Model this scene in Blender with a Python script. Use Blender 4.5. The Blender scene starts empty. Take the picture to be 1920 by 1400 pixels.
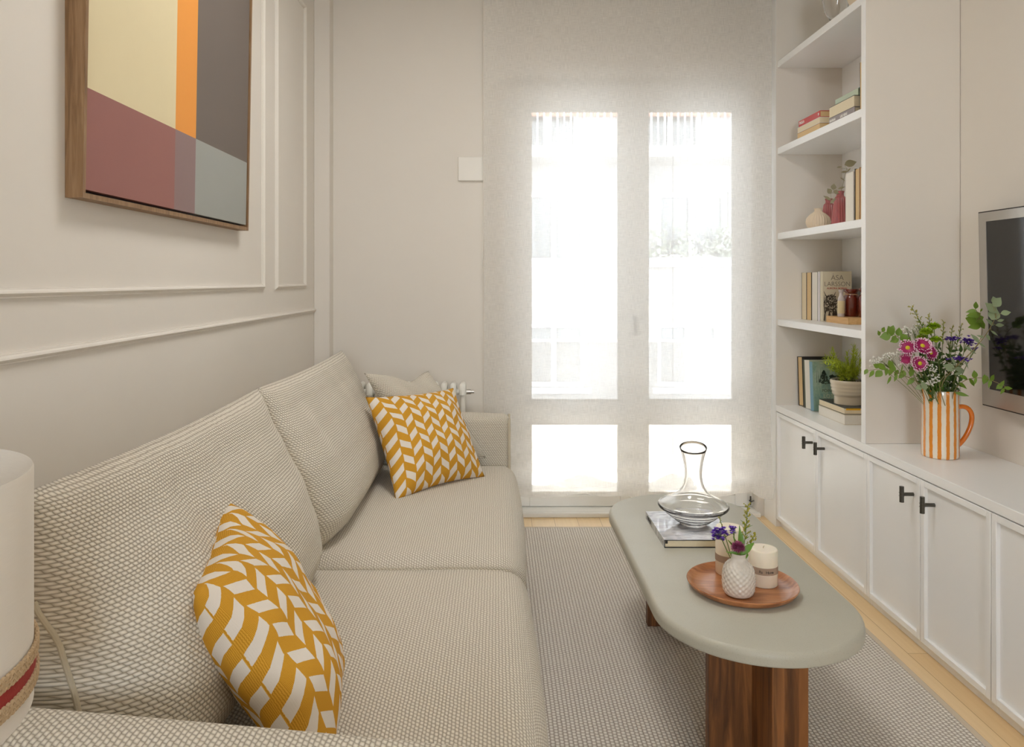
import bpy, math, random
from mathutils import Vector, Matrix, noise
random.seed(7)
PI = math.pi
C = bpy.context.scene.collection
SC = bpy.context.scene

# ---------------------------------------------------------------- camera
cam_d = bpy.data.cameras.new('camera')
cam = bpy.data.objects.new('camera', cam_d)
C.objects.link(cam)
cam.location = (0, 0, 1.2)
cam.rotation_euler = (PI / 2, 0, 0)
cam_d.sensor_width = 36
cam_d.lens = 1400 / 1920 * 36
cam_d.shift_x = (960 - 931) / 1920
cam_d.shift_y = -(700 - 526) / 1920
cam_d.clip_start = 0.02
SC.camera = cam

# ---------------------------------------------------------------- world, sun, exposure
w = bpy.data.worlds.new('daylight')
SC.world = w
w.use_nodes = True
bg = w.node_tree.nodes['Background']
bg.inputs[0].default_value = (0.82, 0.905, 1.0, 1)
bg.inputs[1].default_value = 21
sun_d = bpy.data.lights.new('sun', 'SUN')
sun_d.energy = 1.0
sun_d.angle = math.radians(1.0)
sun_d.color = (1.0, 0.97, 0.93)
sun = bpy.data.objects.new('sun', sun_d)
C.objects.link(sun)
sun.rotation_euler = (math.radians(42), 0, math.radians(-18))
SC.view_settings.view_transform = 'Standard'
SC.view_settings.look = 'None'
SC.view_settings.gamma = 1.0
SC.view_settings.use_curve_mapping = False
SC.view_settings.exposure = 0.24
SC.cycles.use_denoising = True
SC.cycles.max_bounces = 14
SC.cycles.diffuse_bounces = 8
SC.cycles.transparent_max_bounces = 24
SC.cycles.transmission_bounces = 14
SC.cycles.sample_clamp_indirect = 8
SC.cycles.blur_glossy = 0.5

def portal(name, loc, rot, sx, sy):
    d = bpy.data.lights.new(name, 'AREA')
    d.shape = 'RECTANGLE'; d.size = sx; d.size_y = sy
    d.cycles.is_portal = True
    o = bpy.data.objects.new(name, d); C.objects.link(o)
    o.location = loc; o.rotation_euler = rot
portal('window_portal', (0.69, 4.04, 1.16), (-PI / 2, 0, 0), 1.28, 2.2)
portal('rear_opening_portal', (0.2, -2.59, 1.55), (PI / 2, 0, 0), .7, 1.0)

# ---------------------------------------------------------------- materials
def sl(r, g, b):
    f = lambda c: (c / 255 / 12.92) if c / 255 <= 0.04045 else ((c / 255 + 0.055) / 1.055) ** 2.4
    return (f(r), f(g), f(b), 1)

class NT:
    def __init__(s, name):
        s.m = bpy.data.materials.new(name); s.m.use_nodes = True
        s.t = s.m.node_tree; s.N = s.t.nodes; s.L = s.t.links
        s.p = s.N['Principled BSDF']; s.out = s.N['Material Output']
    def n(s, typ, **kw):
        x = s.N.new('ShaderNode' + typ)
        for k, v in kw.items():
            if k.startswith('i_'):
                s.set(x.inputs[int(k[2:])] if k[2:].isdigit() else x.inputs[k[2:].replace('_', ' ')], v)
            else: setattr(x, k, v)
        return x
    def set(s, inp, v):
        if hasattr(v, 'is_output') or isinstance(v, bpy.types.NodeSocket): s.L.new(v, inp)
        else: inp.default_value = v
    def math(s, op, a, b=None, c=None):
        x = s.N.new('ShaderNodeMath'); x.operation = op
        s.set(x.inputs[0], a)
        if b is not None: s.set(x.inputs[1], b)
        if c is not None: s.set(x.inputs[2], c)
        return x.outputs[0]
    def mix(s, f, a, b):
        x = s.N.new('ShaderNodeMix'); x.data_type = 'RGBA'
        s.set(x.inputs[0], f); s.set(x.inputs[6], a); s.set(x.inputs[7], b)
        return x.outputs[2]
    def ramp(s, f, *st):
        x = s.N.new('ShaderNodeValToRGB'); s.set(x.inputs[0], f)
        e = x.color_ramp.elements
        while len(e) < len(st): e.new(0.5)
        for k, (p, c) in enumerate(st): e[k].position = p; e[k].color = c
        return x.outputs[0]
    def coord(s, kind='Object', scale=(1, 1, 1), rot=(0, 0, 0), loc=(0, 0, 0)):
        c = s.n('TexCoord'); mp = s.n('Mapping')
        s.L.new(c.outputs[kind], mp.inputs[0])
        mp.inputs[1].default_value = loc; mp.inputs[2].default_value = rot; mp.inputs[3].default_value = scale
        return mp.outputs[0]
    def noise(s, vec, scale, detail=3, rough=.5, dist=0):
        x = s.n('TexNoise'); s.L.new(vec, x.inputs['Vector'])
        x.inputs['Scale'].default_value = scale; x.inputs['Detail'].default_value = detail
        x.inputs['Roughness'].default_value = rough; x.inputs['Distortion'].default_value = dist
        return x.outputs[0]
    def bump(s, h, strength=.3, dist=.002, normal=None):
        x = s.n('Bump'); s.set(x.inputs['Height'], h)
        x.inputs['Strength'].default_value = strength; x.inputs['Distance'].default_value = dist
        if normal is not None: s.L.new(normal, x.inputs['Normal'])
        s.L.new(x.outputs[0], s.p.inputs['Normal']); return x.outputs[0]
    def base(s, c): s.set(s.p.inputs['Base Color'], c)

def plain(name, col, rough=.5, metal=0, spec=.5, bumpy=0, bscale=60, var=.0, coat=0):
    a = NT(name); a.p.inputs['Roughness'].default_value = rough
    a.p.inputs['Metallic'].default_value = metal
    a.p.inputs['Specular IOR Level'].default_value = spec
    a.p.inputs['Coat Weight'].default_value = coat
    v = a.coord()
    nz = a.noise(v, 7, 3)
    d = tuple(max(0, c * (1 - var)) for c in col[:3]) + (1,)
    l = tuple(min(1, c * (1 + var)) for c in col[:3]) + (1,)
    a.base(a.mix(nz, d, l))
    if bumpy: a.bump(a.noise(v, bscale, 4), bumpy, .001)
    return a.m

M = {}
M['paint'] = plain('wall_paint', sl(226, 220, 211), .75, bumpy=.15, bscale=90, var=.012)
M['ceil'] = plain('ceiling_paint', sl(234, 232, 227), .8, var=.01)
M['white'] = plain('white_lacquer', sl(245, 245, 244), .32, var=.006)
M['door'] = plain('white_door_paint', sl(240, 238, 233), .35, var=.006)
M['gap'] = plain('shadow_gap', sl(120, 115, 105), .8)
M['metal_dark'] = plain('gunmetal', sl(95, 92, 86), .38, metal=.9, var=.05)
M['silver'] = plain('silver_plastic', sl(190, 186, 180), .28, metal=.75)
M['icon'] = plain('grey_print', sl(110, 105, 98), .5)
M['rad'] = plain('radiator_enamel', sl(238, 236, 228), .3)
M['black'] = plain('black_ink', sl(38, 34, 32), .6)
M['greytext'] = plain('grey_ink', sl(120, 112, 100), .6)
M['redtext'] = plain('red_ink', sl(190, 62, 45), .6)
M['whitetext'] = plain('white_ink', sl(240, 236, 230), .6)
M['candle'] = NT('candle_wax').m
_c = M['candle'].node_tree.nodes['Principled BSDF']
_c.inputs['Base Color'].default_value = sl(240, 231, 212); _c.inputs['Roughness'].default_value = .45
_c.inputs['Subsurface Weight'].default_value = .25; _c.inputs['Subsurface Radius'].default_value = (.02, .012, .006)
M['kraft'] = plain('kraft_paper', sl(170, 148, 128), .8, bumpy=.2, var=.05)
M['jute'] = plain('jute_cord', sl(186, 160, 125), .85, bumpy=.9, bscale=300, var=.15)
M['redband'] = plain('red_velvet_ribbon', sl(150, 40, 32), .8, bumpy=.5, bscale=400, var=.1)
M['cream_ceramic'] = plain('cream_ceramic', sl(226, 208, 182), .45, var=.03)
M['berry'] = plain('berry_glazed_ceramic', sl(170, 90, 90), .22, var=.06, coat=.4)
M['pot'] = plain('taupe_glazed_ceramic', sl(205, 194, 172), .22, var=.03, coat=.5)
M['soil'] = plain('potting_soil', sl(70, 52, 36), .95, bumpy=1, bscale=200, var=.3)
M['clearlabel'] = plain('cream_label', sl(222, 205, 165), .6)
M['tag'] = plain('pale_tag_card', sl(206, 212, 200), .6)
M['twine'] = plain('twine', sl(214, 170, 120), .8)
M['orange'] = plain('orange_glaze', sl(226, 120, 20), .2, var=.08, coat=.5)
M['grey_socket'] = plain('white_plastic', sl(232, 228, 220), .4)
M['stem'] = plain('green_stem', sl(110, 125, 60), .6, var=.1)
M['woodstem'] = plain('reddish_stem', sl(140, 128, 80), .6, var=.1)
M['eu'] = plain('eucalyptus_leaf', sl(112, 142, 44), .5, var=.18)
M['eu_pale'] = plain('eucalyptus_leaf_pale', sl(142, 156, 118), .55, var=.12)
M['leaf'] = plain('fresh_leaf', sl(96, 140, 32), .45, var=.2)
M['leafdark'] = plain('dark_leaf', sl(70, 98, 36), .5, var=.25)
M['fern'] = plain('yellow_green_fern', sl(190, 206, 62), .55, var=.2)
M['olive_dry'] = plain('dried_eucalyptus_leaf', sl(150, 142, 112), .7, var=.12)
M['magenta'] = plain('magenta_petal', sl(166, 30, 96), .5, var=.15)
M['pinkwhite'] = plain('pale_petal_tip', sl(236, 190, 214), .5)
M['plum'] = plain('plum_petal', sl(158, 76, 116), .55, var=.15)
M['yellow_c'] = plain('yellow_flower_centre', sl(206, 190, 32), .6, bumpy=.6, bscale=400)
M['lime'] = plain('lime_petal', sl(160, 190, 32), .5, var=.15)
M['violet'] = plain('violet_petal', sl(104, 58, 180), .5, var=.15)
M['gold'] = plain('goldenrod_bud', sl(166, 158, 40), .6, var=.2)
M['whitefl'] = plain('white_blossom', sl(240, 238, 230), .6)
M['pages'] = NT('book_pages').m
def _pages(m, c1, c2):
    t = m.node_tree; a = NT.__new__(NT); a.m = m; a.t = t; a.N = t.nodes; a.L = t.links; a.p = t.nodes['Principled BSDF']
    v = a.coord('Object', (400, 400, 400)); a.base(a.mix(a.noise(v, 1, 2), c1, c2)); a.p.inputs['Roughness'].default_value = .85
_pages(M['pages'], sl(222, 206, 172), sl(240, 228, 200))
M['pages_tan'] = NT('aged_book_pages').m
_pages(M['pages_tan'], sl(212, 180, 128), sl(232, 204, 158))
M['pages_white'] = NT('pale_book_pages').m
_pages(M['pages_white'], sl(226, 220, 208), sl(240, 236, 226))
def cover(name, c, rough=.4, var=.04): 
    return plain(name, sl(*c), rough, var=var)

# woven upholstery
def weave(name, dark, light, cw, ch, strength=.7, dist=.003, slant=.25):
    a = NT(name)
    tc = a.n('TexCoord'); sp = a.n('SeparateXYZ')
    mp = a.coord('UV')
    dn = a.n('TexNoise'); a.L.new(mp, dn.inputs['Vector']); dn.inputs['Scale'].default_value = 60; dn.inputs['Detail'].default_value = 2
    add = a.n('VectorMath', operation='MULTIPLY_ADD'); a.L.new(dn.outputs['Color'], add.inputs[0])
    add.inputs[1].default_value = (.004, .004, 0); a.L.new(mp, add.inputs[2])
    a.L.new(add.outputs[0], sp.inputs[0])
    b = a.math('DIVIDE', sp.outputs[1], ch); row = a.math('FLOOR', b); fb = a.math('FRACT', b)
    aa = a.math('DIVIDE', sp.outputs[0], cw)
    a2 = a.math('ADD', a.math('MULTIPLY_ADD', row, .5, aa), a.math('MULTIPLY', fb, slant))
    s1 = a.math('ABSOLUTE', a.math('SINE', a.math('MULTIPLY', a2, PI)))
    s2 = a.math('SINE', a.math('MULTIPLY', fb, PI))
    h = a.math('POWER', a.math('MULTIPLY', s1, s2), .5)
    fib = a.noise(mp, 1500, 2)
    big = a.noise(mp, 9, 2)
    col = a.mix(a.math('MULTIPLY', h, 1.0), dark, light)
    col2 = a.mix(a.math('MULTIPLY', fib, .35), col, tuple(c * .72 for c in light[:3]) + (1,))
    a.base(col2); a.p.inputs['Roughness'].default_value = .95
    a.p.inputs['Specular IOR Level'].default_value = .15
    a.p.inputs['Sheen Weight'].default_value = .15
    a.bump(a.math('MULTIPLY_ADD', fib, .15, h), strength, dist)
    return a.m
M['boucle'] = weave('beige_knit_upholstery', sl(146, 132, 106), sl(242, 235, 221), .0098, .0068)
M['rug'] = weave('beige_woven_rug', sl(146, 122, 94), sl(254, 248, 238), .0130, .0118, .9, .005, 0)
M['rug_edge'] = plain('rug_border_tape', sl(206, 190, 168), .9, bumpy=.5, bscale=500)
M['piping'] = plain('beige_seam', sl(204, 194, 172), .9, bumpy=.8, bscale=300, var=.08)

def braid(name):
    a = NT(name)
    mp = a.coord('UV')
    dn = a.n('TexNoise'); a.L.new(mp, dn.inputs['Vector']); dn.inputs['Scale'].default_value = 300; dn.inputs['Detail'].default_value = 1
    add = a.n('VectorMath', operation='MULTIPLY_ADD'); a.L.new(dn.outputs['Color'], add.inputs[0])
    add.inputs[1].default_value = (.0012, .0012, 0); a.L.new(mp, add.inputs[2])
    sp = a.n('SeparateXYZ'); a.L.new(add.outputs[0], sp.inputs[0])
    wcol, per = .041, .064
    U = a.math('DIVIDE', sp.outputs[0], wcol); col = a.math('FLOOR', U); f = a.math('FRACT', U)
    par = a.math('FLOORED_MODULO', col, 2.0)           # 0 / 1
    up = f
    dn2 = a.math('SUBTRACT', 1.0, f)
    tri = a.math('ADD', a.math('MULTIPLY', par, up), a.math('MULTIPLY', a.math('SUBTRACT', 1.0, par), dn2))
    vv = a.math('ADD', a.math('DIVIDE', sp.outputs[1], per), a.math('MULTIPLY', tri, .52))
    vv = a.math('ADD', vv, a.math('MULTIPLY', par, .5))
    fr = a.math('FRACT', vv)
    white = a.math('MULTIPLY', a.math('GREATER_THAN', fr, .5), a.math('LESS_THAN', fr, .96))
    inside = a.math('MULTIPLY', a.math('GREATER_THAN', f, .06), a.math('LESS_THAN', f, .94))
    msk = a.math('MULTIPLY', white, inside)
    wx = a.math('ABSOLUTE', a.math('SINE', a.math('MULTIPLY', sp.outputs[0], PI / .0016)))
    wy = a.math('ABSOLUTE', a.math('SINE', a.math('MULTIPLY', sp.outputs[1], PI / .0016)))
    th = a.math('MULTIPLY', wx, wy)
    yel = a.mix(th, sl(180, 122, 26), sl(232, 180, 66))
    a.base(a.mix(msk, yel, sl(226, 217, 205)))
    a.p.inputs['Roughness'].default_value = .85; a.p.inputs['Specular IOR Level'].default_value = .2
    a.bump(th, .35, .0006)
    return a.m
M['braid'] = braid('mustard_braid_print')

def wood(name, c1, c2, c3, scale=(1, 1, 1), ring=12, rough=.5, strips=0, sw=.05, axis=0, coat=0):
    a = NT(name); v = a.coord('Object', scale)
    n1 = a.noise(v, ring, 5, .6, 1.2)
    n2 = a.noise(v, ring * 6, 3, .6)
    c = a.ramp(n1, (.32, c1), (.5, c2), (.68, c3))
    c = a.mix(a.math('MULTIPLY', n2, .5), c, c1)
    if strips:
        sp = a.n('SeparateXYZ'); a.L.new(a.coord('Object'), sp.inputs[0])
        fl = a.math('FLOOR', a.math('DIVIDE', sp.outputs[axis], sw))
        wn = a.n('TexWhiteNoise', noise_dimensions='1D'); a.L.new(fl, wn.inputs['W'])
        c = a.mix(a.math('MULTIPLY', wn.outputs[0], strips), c, c3)
    a.base(c); a.p.inputs['Roughness'].default_value = rough; a.p.inputs['Coat Weight'].default_value = coat
    a.bump(n2, .12, .001)
    return a.m
M['walnut'] = wood('walnut_stained_pine', sl(72, 43, 20), sl(120, 75, 36), sl(166, 108, 56), (6, 6, .55), 6, .5, .7, .052, 0)
M['acacia'] = wood('acacia_wood', sl(138, 82, 46), sl(184, 120, 72), sl(212, 152, 102), (1, 7, 3), 4, .38, coat=.3)
M['frame_oak'] = wood('oak_frame_wood', sl(118, 88, 56), sl(146, 112, 76), sl(164, 132, 96), (8, 8, .6), 8, .55)
M['board'] = wood('light_beech', sl(196, 150, 92), sl(216, 174, 116), sl(228, 190, 134), (6, .8, 6), 6, .5)

def floor_mat():
    a = NT('oak_planks')
    v = a.coord('Object', (1, 1, 1), (0, 0, PI / 2))
    br = a.n('TexBrick'); a.L.new(v, br.inputs[0])
    br.inputs['Scale'].default_value = 1; br.inputs['Mortar Size'].default_value = .0009
    br.inputs['Brick Width'].default_value = 1.35; br.inputs['Row Height'].default_value = .115
    br.inputs['Color1'].default_value = sl(234, 204, 156); br.inputs['Color2'].default_value = sl(243, 218, 174)
    br.inputs['Mortar'].default_value = sl(150, 112, 68); br.offset = .37
    g = a.noise(a.coord('Object', (60, 2.2, 1)), 1, 5, .6, .6)
    c = a.mix(a.math('MULTIPLY', g, .55), br.outputs[0], sl(206, 168, 114))
    a.base(c); a.p.inputs['Roughness'].default_value = .33; a.bump(g, .05, .001)
    return a.m
M['floor'] = floor_mat()

def concrete():
    a = NT('grey_green_microcement'); v = a.coord()
    n1 = a.noise(v, 5, 4); n2 = a.noise(v, 420, 3, .7); n3 = a.noise(v, 60, 3)
    c = a.mix(n1, sl(176, 174, 160), sl(192, 190, 176))
    c = a.mix(a.math('MULTIPLY', a.math('GREATER_THAN', n2, .62), .35), c, sl(134, 128, 108))
    a.base(c); a.p.inputs['Roughness'].default_value = .42; a.bump(n3, .08, .001)
    return a.m
M['cement'] = concrete()

def linen():
    a = NT('white_sheer_linen')
    m1 = a.noise(a.coord('UV', (900, 22, 1)), 1, 3, .7)
    m2 = a.noise(a.coord('UV', (22, 900, 1)), 1, 3, .7)
    s = a.math('ADD', m1, m2)                         # about 1 on average
    tr = a.math('MULTIPLY_ADD', a.math('SUBTRACT', s, 1.0), -.6, .27)
    tr.node.use_clamp = True
    T = a.n('BsdfTransparent'); T.inputs[0].default_value = (1, 1, 1, 1)
    D = a.n('BsdfDiffuse'); D.inputs[0].default_value = sl(240, 237, 231)
    L = a.n('BsdfTranslucent'); L.inputs[0].default_value = sl(246, 245, 243)
    m = a.n('MixShader'); m.inputs[0].default_value = .46
    a.L.new(D.outputs[0], m.inputs[1]); a.L.new(L.outputs[0], m.inputs[2])
    m2_ = a.n('MixShader'); a.L.new(tr, m2_.inputs[0])
    a.L.new(m.outputs[0], m2_.inputs[1]); a.L.new(T.outputs[0], m2_.inputs[2])
    a.L.new(m2_.outputs[0], a.out.inputs[0])
    return a.m
M['linen'] = linen()

def pane(name, tint=(1, 1, 1, 1), dens=0.0, dcol=(1, 1, 1, 1)):
    a = NT(name)
    T = a.n('BsdfTransparent'); T.inputs[0].default_value = tint
    G = a.n('BsdfGlossy'); G.inputs['Roughness'].default_value = .02
    f = a.n('Fresnel'); f.inputs[0].default_value = 1.45
    m = a.n('MixShader'); a.L.new(f.outputs[0], m.inputs[0])
    a.L.new(T.outputs[0], m.inputs[1]); a.L.new(G.outputs[0], m.inputs[2])
    o = m.outputs[0]
    if dens:
        D = a.n('BsdfDiffuse'); D.inputs[0].default_value = dcol
        m3 = a.n('MixShader'); m3.inputs[0].default_value = dens
        a.L.new(o, m3.inputs[1]); a.L.new(D.outputs[0], m3.inputs[2]); o = m3.outputs[0]
    a.L.new(o, a.out.inputs[0])
    return a.m
M['pane'] = pane('window_glass')
M['balu'] = pane('smoked_balustrade_glass', (.8, .8, .8, 1), .35, (.5, .5, .5, 1))

def glass(name, col=(1, 1, 1, 1), rough=0.0):
    a = NT(name); a.p.inputs['Base Color'].default_value = col
    a.p.inputs['Transmission Weight'].default_value = 1; a.p.inputs['Roughness'].default_value = rough
    a.p.inputs['IOR'].default_value = 1.47
    return a.m
M['glass'] = glass('clear_glass')
M['redglass'] = plain('amber_red_glass', sl(130, 44, 26), .08, coat=.8, var=.12)
_r = M['redglass'].node_tree.nodes['Principled BSDF']; _r.inputs['Transmission Weight'].default_value = .35

def stripes():
    a = NT('orange_striped_glaze')
    sp = a.n('SeparateXYZ'); a.L.new(a.coord('UV'), sp.inputs[0])
    nz = a.noise(a.coord('Object', (1, 1, 1)), 60, 2)
    u = a.math('MULTIPLY', sp.outputs[0], 14.0)
    u = a.math('MULTIPLY_ADD', a.math('SUBTRACT', nz, .5), .16, u)
    f = a.math('FRACT', u)
    on = a.math('LESS_THAN', f, .44)
    c = a.mix(on, sl(238, 229, 212), sl(228, 140, 34))
    a.base(c); a.p.inputs['Roughness'].default_value = .18; a.p.inputs['Coat Weight'].default_value = .6
    a.bump(nz, .1, .001)
    return a.m
M['stripes'] = stripes()

def pebble():
    a = NT('dimpled_white_ceramic'); a.base(sl(222, 216, 206)); a.p.inputs['Roughness'].default_value = .22
    a.p.inputs['Coat Weight'].default_value = .5
    return a.m
M['pebble'] = pebble()

def shade_mat():
    a = NT('linen_lamp_shade')
    v = a.coord('UV', (1, 1, 1)); h = a.noise(a.coord('UV', (40, 900, 1)), 1, 2)
    a.base(a.mix(h, sl(214, 206, 194), sl(240, 234, 224))); a.p.inputs['Roughness'].default_value = .85
    a.bump(h, .3, .001)
    return a.m
M['shade'] = shade_mat()

def canvas(name, c, v=.05):
    a = NT(name); n = a.noise(a.coord(), 3, 4, .6); f = a.noise(a.coord(), 900, 1)
    a.base(a.mix(n, tuple(x * (1 - v) for x in sl(*c)[:3]) + (1,), tuple(min(1, x * (1 + v)) for x in sl(*c)[:3]) + (1,)))
    a.p.inputs['Roughness'].default_value = .7; a.bump(f, .25, .0006); return a.m
def screen_mat():
    a = NT('tv_screen_glass'); a.base(sl(16, 14, 13)); a.p.inputs['Roughness'].default_value = .1
    a.p.inputs['Specular IOR Level'].default_value = .85; return a.m
M['screen'] = screen_mat()
def fill_lamp_mat():
    a = NT('fill_lamp_glow'); a.base(sl(240, 238, 232))  # glow of the added fill lamp overhead
    a.p.inputs['Emission Color'].default_value = (1, .985, .955, 1); a.p.inputs['Emission Strength'].default_value = 15
    return a.m
M['fill_glow'] = fill_lamp_mat()

# ---------------------------------------------------------------- mesh helpers
WL = {}
class MB:
    def __init__(s): s.v = []; s.f = []; s.uv = []; s.mi = []; s.cur = 0
    def face(s, idx, uv=None):
        s.f.append(tuple(idx)); s.uv.append(uv); s.mi.append(s.cur)
    def add(s, pts): 
        k = len(s.v); s.v.extend(Vector(p) for p in pts); return k
    def obox(s, o, a, b, c, ra, rb, rc):
        o, a, b, c = map(Vector, (o, a, b, c))
        P = [o + a * x + b * y + c * z for z in rc for y in rb for x in ra]
        k = s.add(P)
        for q in ((0, 2, 3, 1), (4, 5, 7, 6), (0, 1, 5, 4), (2, 6, 7, 3), (0, 4, 6, 2), (1, 3, 7, 5)):
            s.face([k + i for i in q])
        return s
    def box(s, x0, x1, y0, y1, z0, z1):
        return s.obox((0, 0, 0), (1, 0, 0), (0, 1, 0), (0, 0, 1), (x0, x1), (y0, y1), (z0, z1))
    def tube(s, path, r, seg=8, cap=True, closed=False):
        path = [Vector(p) for p in path]; n = len(path)
        rr = r if isinstance(r, (list, tuple)) else [r] * n
        prev = None; rings = []
        for i, p in enumerate(path):
            t = (path[(i + 1) % n] - path[i - 1]) if closed else (path[min(i + 1, n - 1)] - path[max(i - 1, 0)])
            if t.length < 1e-9: t = Vector((0, 0, 1))
            t.normalize()
            if prev is None:
                u = t.orthogonal().normalized()
            else:
                u = (prev - t * prev.dot(t))
                u = u.normalized() if u.length > 1e-6 else t.orthogonal().normalized()
            prev = u; v = t.cross(u)
            rings.append(s.add([p + (u * math.cos(2 * PI * k / seg) + v * math.sin(2 * PI * k / seg)) * rr[i] for k in range(seg)]))
        for i in range(n if closed else n - 1):
            a, b = rings[i], rings[(i + 1) % n]
            for k in range(seg):
                s.face((a + k, a + (k + 1) % seg, b + (k + 1) % seg, b + k))
        if cap and not closed:
            s.face([rings[0] + k for k in reversed(range(seg))]); s.face([rings[-1] + k for k in range(seg)])
        return s
    def lathe(s, prof, c, seg=48, flute=0, nfl=0, ax=(0, 0, 1), close=False, slant=None):
        # prof list of (r, z); optional fluting; UV u around, v along
        c = Vector(c); ax = Vector(ax).normalized(); u = Vector((1, 0, 0)) if abs(ax.x) < .9 else Vector((0, 1, 0))
        u = (u - ax * u.dot(ax)).normalized(); w = ax.cross(u)
        rings = []
        for r, z in prof:
            pts = []
            for k in range(seg):
                t = 2 * PI * k / seg; q = r * (1 + (flute * math.cos(nfl * t) if r > .004 else 0))
                zz = z + (slant(t, z) if slant else 0)
                pts.append(c + (u * math.cos(t) + w * math.sin(t)) * q + ax * zz)
            rings.append(s.add(pts))
        L = list(range(len(prof) - 1))
        for i in L:
            a, b = rings[i], rings[i + 1]
            for k in range(seg):
                k2 = (k + 1) % seg
                s.face((a + k, a + k2, b + k2, b + k), [(k / seg, i), ((k + 1) / seg, i), ((k + 1) / seg, i + 1), (k / seg, i + 1)])
        if close:
            a, b = rings[-1], rings[0]
            for k in range(seg):
                k2 = (k + 1) % seg; s.face((a + k, a + k2, b + k2, b + k))
        else:
            if prof[0][0] > 1e-4: s.face([rings[0] + k for k in reversed(range(seg))])
            if prof[-1][0] > 1e-4: s.face([rings[-1] + k for k in range(seg)])
        return s
    def prism(s, poly, z0, z1):
        n = len(poly); k = s.add([(x, y, z0) for x, y in poly] + [(x, y, z1) for x, y in poly])
        s.face([k + i for i in reversed(range(n))]); s.face([k + n + i for i in range(n)])
        for i in range(n):
            j = (i + 1) % n; s.face((k + i, k + j, k + n + j, k + n + i))
        return s
    def poly3(s, pts, uv=None):
        k = s.add(pts); s.face([k + i for i in range(len(pts))], uv); return s
    def leaf(s, base, d, nrm, L, W, cup=.15, seg=6):
        # an oval leaf: base point, direction, face normal
        d = Vector(d).normalized(); nrm = Vector(nrm); nrm = (nrm - d * nrm.dot(d))
        nrm = nrm.normalized() if nrm.length > 1e-5 else d.orthogonal().normalized()
        sd = d.cross(nrm); base = Vector(base); rows = []
        for i in range(seg + 1):
            t = i / seg; wd = W * .5 * math.sin(PI * min(1, max(0, t)) ** .8) if 0 < t < 1 else 0.0006
            cz = -cup * L * (t - .3) ** 2
            pts = [base + d * L * t + sd * wd * q + nrm * (cz + cup * wd * abs(q) * 1.2) for q in (-1, 0, 1)]
            rows.append(s.add(pts))
        for i in range(seg):
            a, b = rows[i], rows[i + 1]
            s.face((a, a + 1, b + 1, b)); s.face((a + 1, a + 2, b + 2, b + 1))
        return s
    def ball(s, c, r, seg=6, rings=4):
        c = Vector(c)
        pr = [(r * math.sin(PI * i / rings) + 1e-5, -r * math.cos(PI * i / rings)) for i in range(rings + 1)]
        return s.lathe(pr, c, seg)

def build(name, mb, mat, parent=None, bevel=0, bseg=2, angle=38, smooth=True, weld=False):
    me = bpy.data.meshes.new(name)
    if parent is not None: org = WL[parent]
    else:
        xs = [p.x for p in mb.v]; ys = [p.y for p in mb.v]; zs = [p.z for p in mb.v]
        org = Vector(((min(xs) + max(xs)) / 2, (min(ys) + max(ys)) / 2, min(zs)))
    me.from_pydata([tuple(p - org) for p in mb.v], [], mb.f)
    if any(u is not None for u in mb.uv):
        ul = me.uv_layers.new(name='UVMap')
        k = 0
        for f, u in zip(mb.f, mb.uv):
            for j in range(len(f)):
                if u: ul.data[k].uv = u[j]
                k += 1
    mats = mat if isinstance(mat, (list, tuple)) else [mat]
    for m in mats: me.materials.append(m)
    if len(mats) > 1:
        me.polygons.foreach_set('material_index', mb.mi)
    if weld:
        import bmesh
        bm = bmesh.new(); bm.from_mesh(me); bmesh.ops.remove_doubles(bm, verts=bm.verts, dist=1e-5)
        bmesh.ops.recalc_face_normals(bm, faces=bm.faces); bm.to_mesh(me); bm.free()
    me.update()
    if smooth:
        me.shade_smooth()
        if angle < 180: me.set_sharp_from_angle(angle=math.radians(angle))
    o = bpy.data.objects.new(name, me); C.objects.link(o)
    if parent is not None: o.parent = parent
    else: o.location = org
    WL[o] = org
    if bevel:
        b = o.modifiers.new('bevel', 'BEVEL'); b.width = bevel; b.segments = bseg; b.limit_method = 'ANGLE'
        b.harden_normals = False
    return o

def thing(name, label, cat, loc, group=None):
    o = bpy.data.objects.new(name, None); C.objects.link(o); o.location = loc; o.empty_display_size = .05
    o['label'] = label; o['category'] = cat
    if group: o['group'] = group
    WL[o] = Vector(loc); return o
def tag(o, label, cat, group=None):
    o['label'] = label; o['category'] = cat
    if group: o['group'] = group
    return o
def struct(name, mb, mat, parent=None, label=None, **kw):
    o = build(name, mb, mat, parent, **kw)
    if parent is None:
        o['kind'] = 'structure'
        if label: o['label'] = label
    return o

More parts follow.
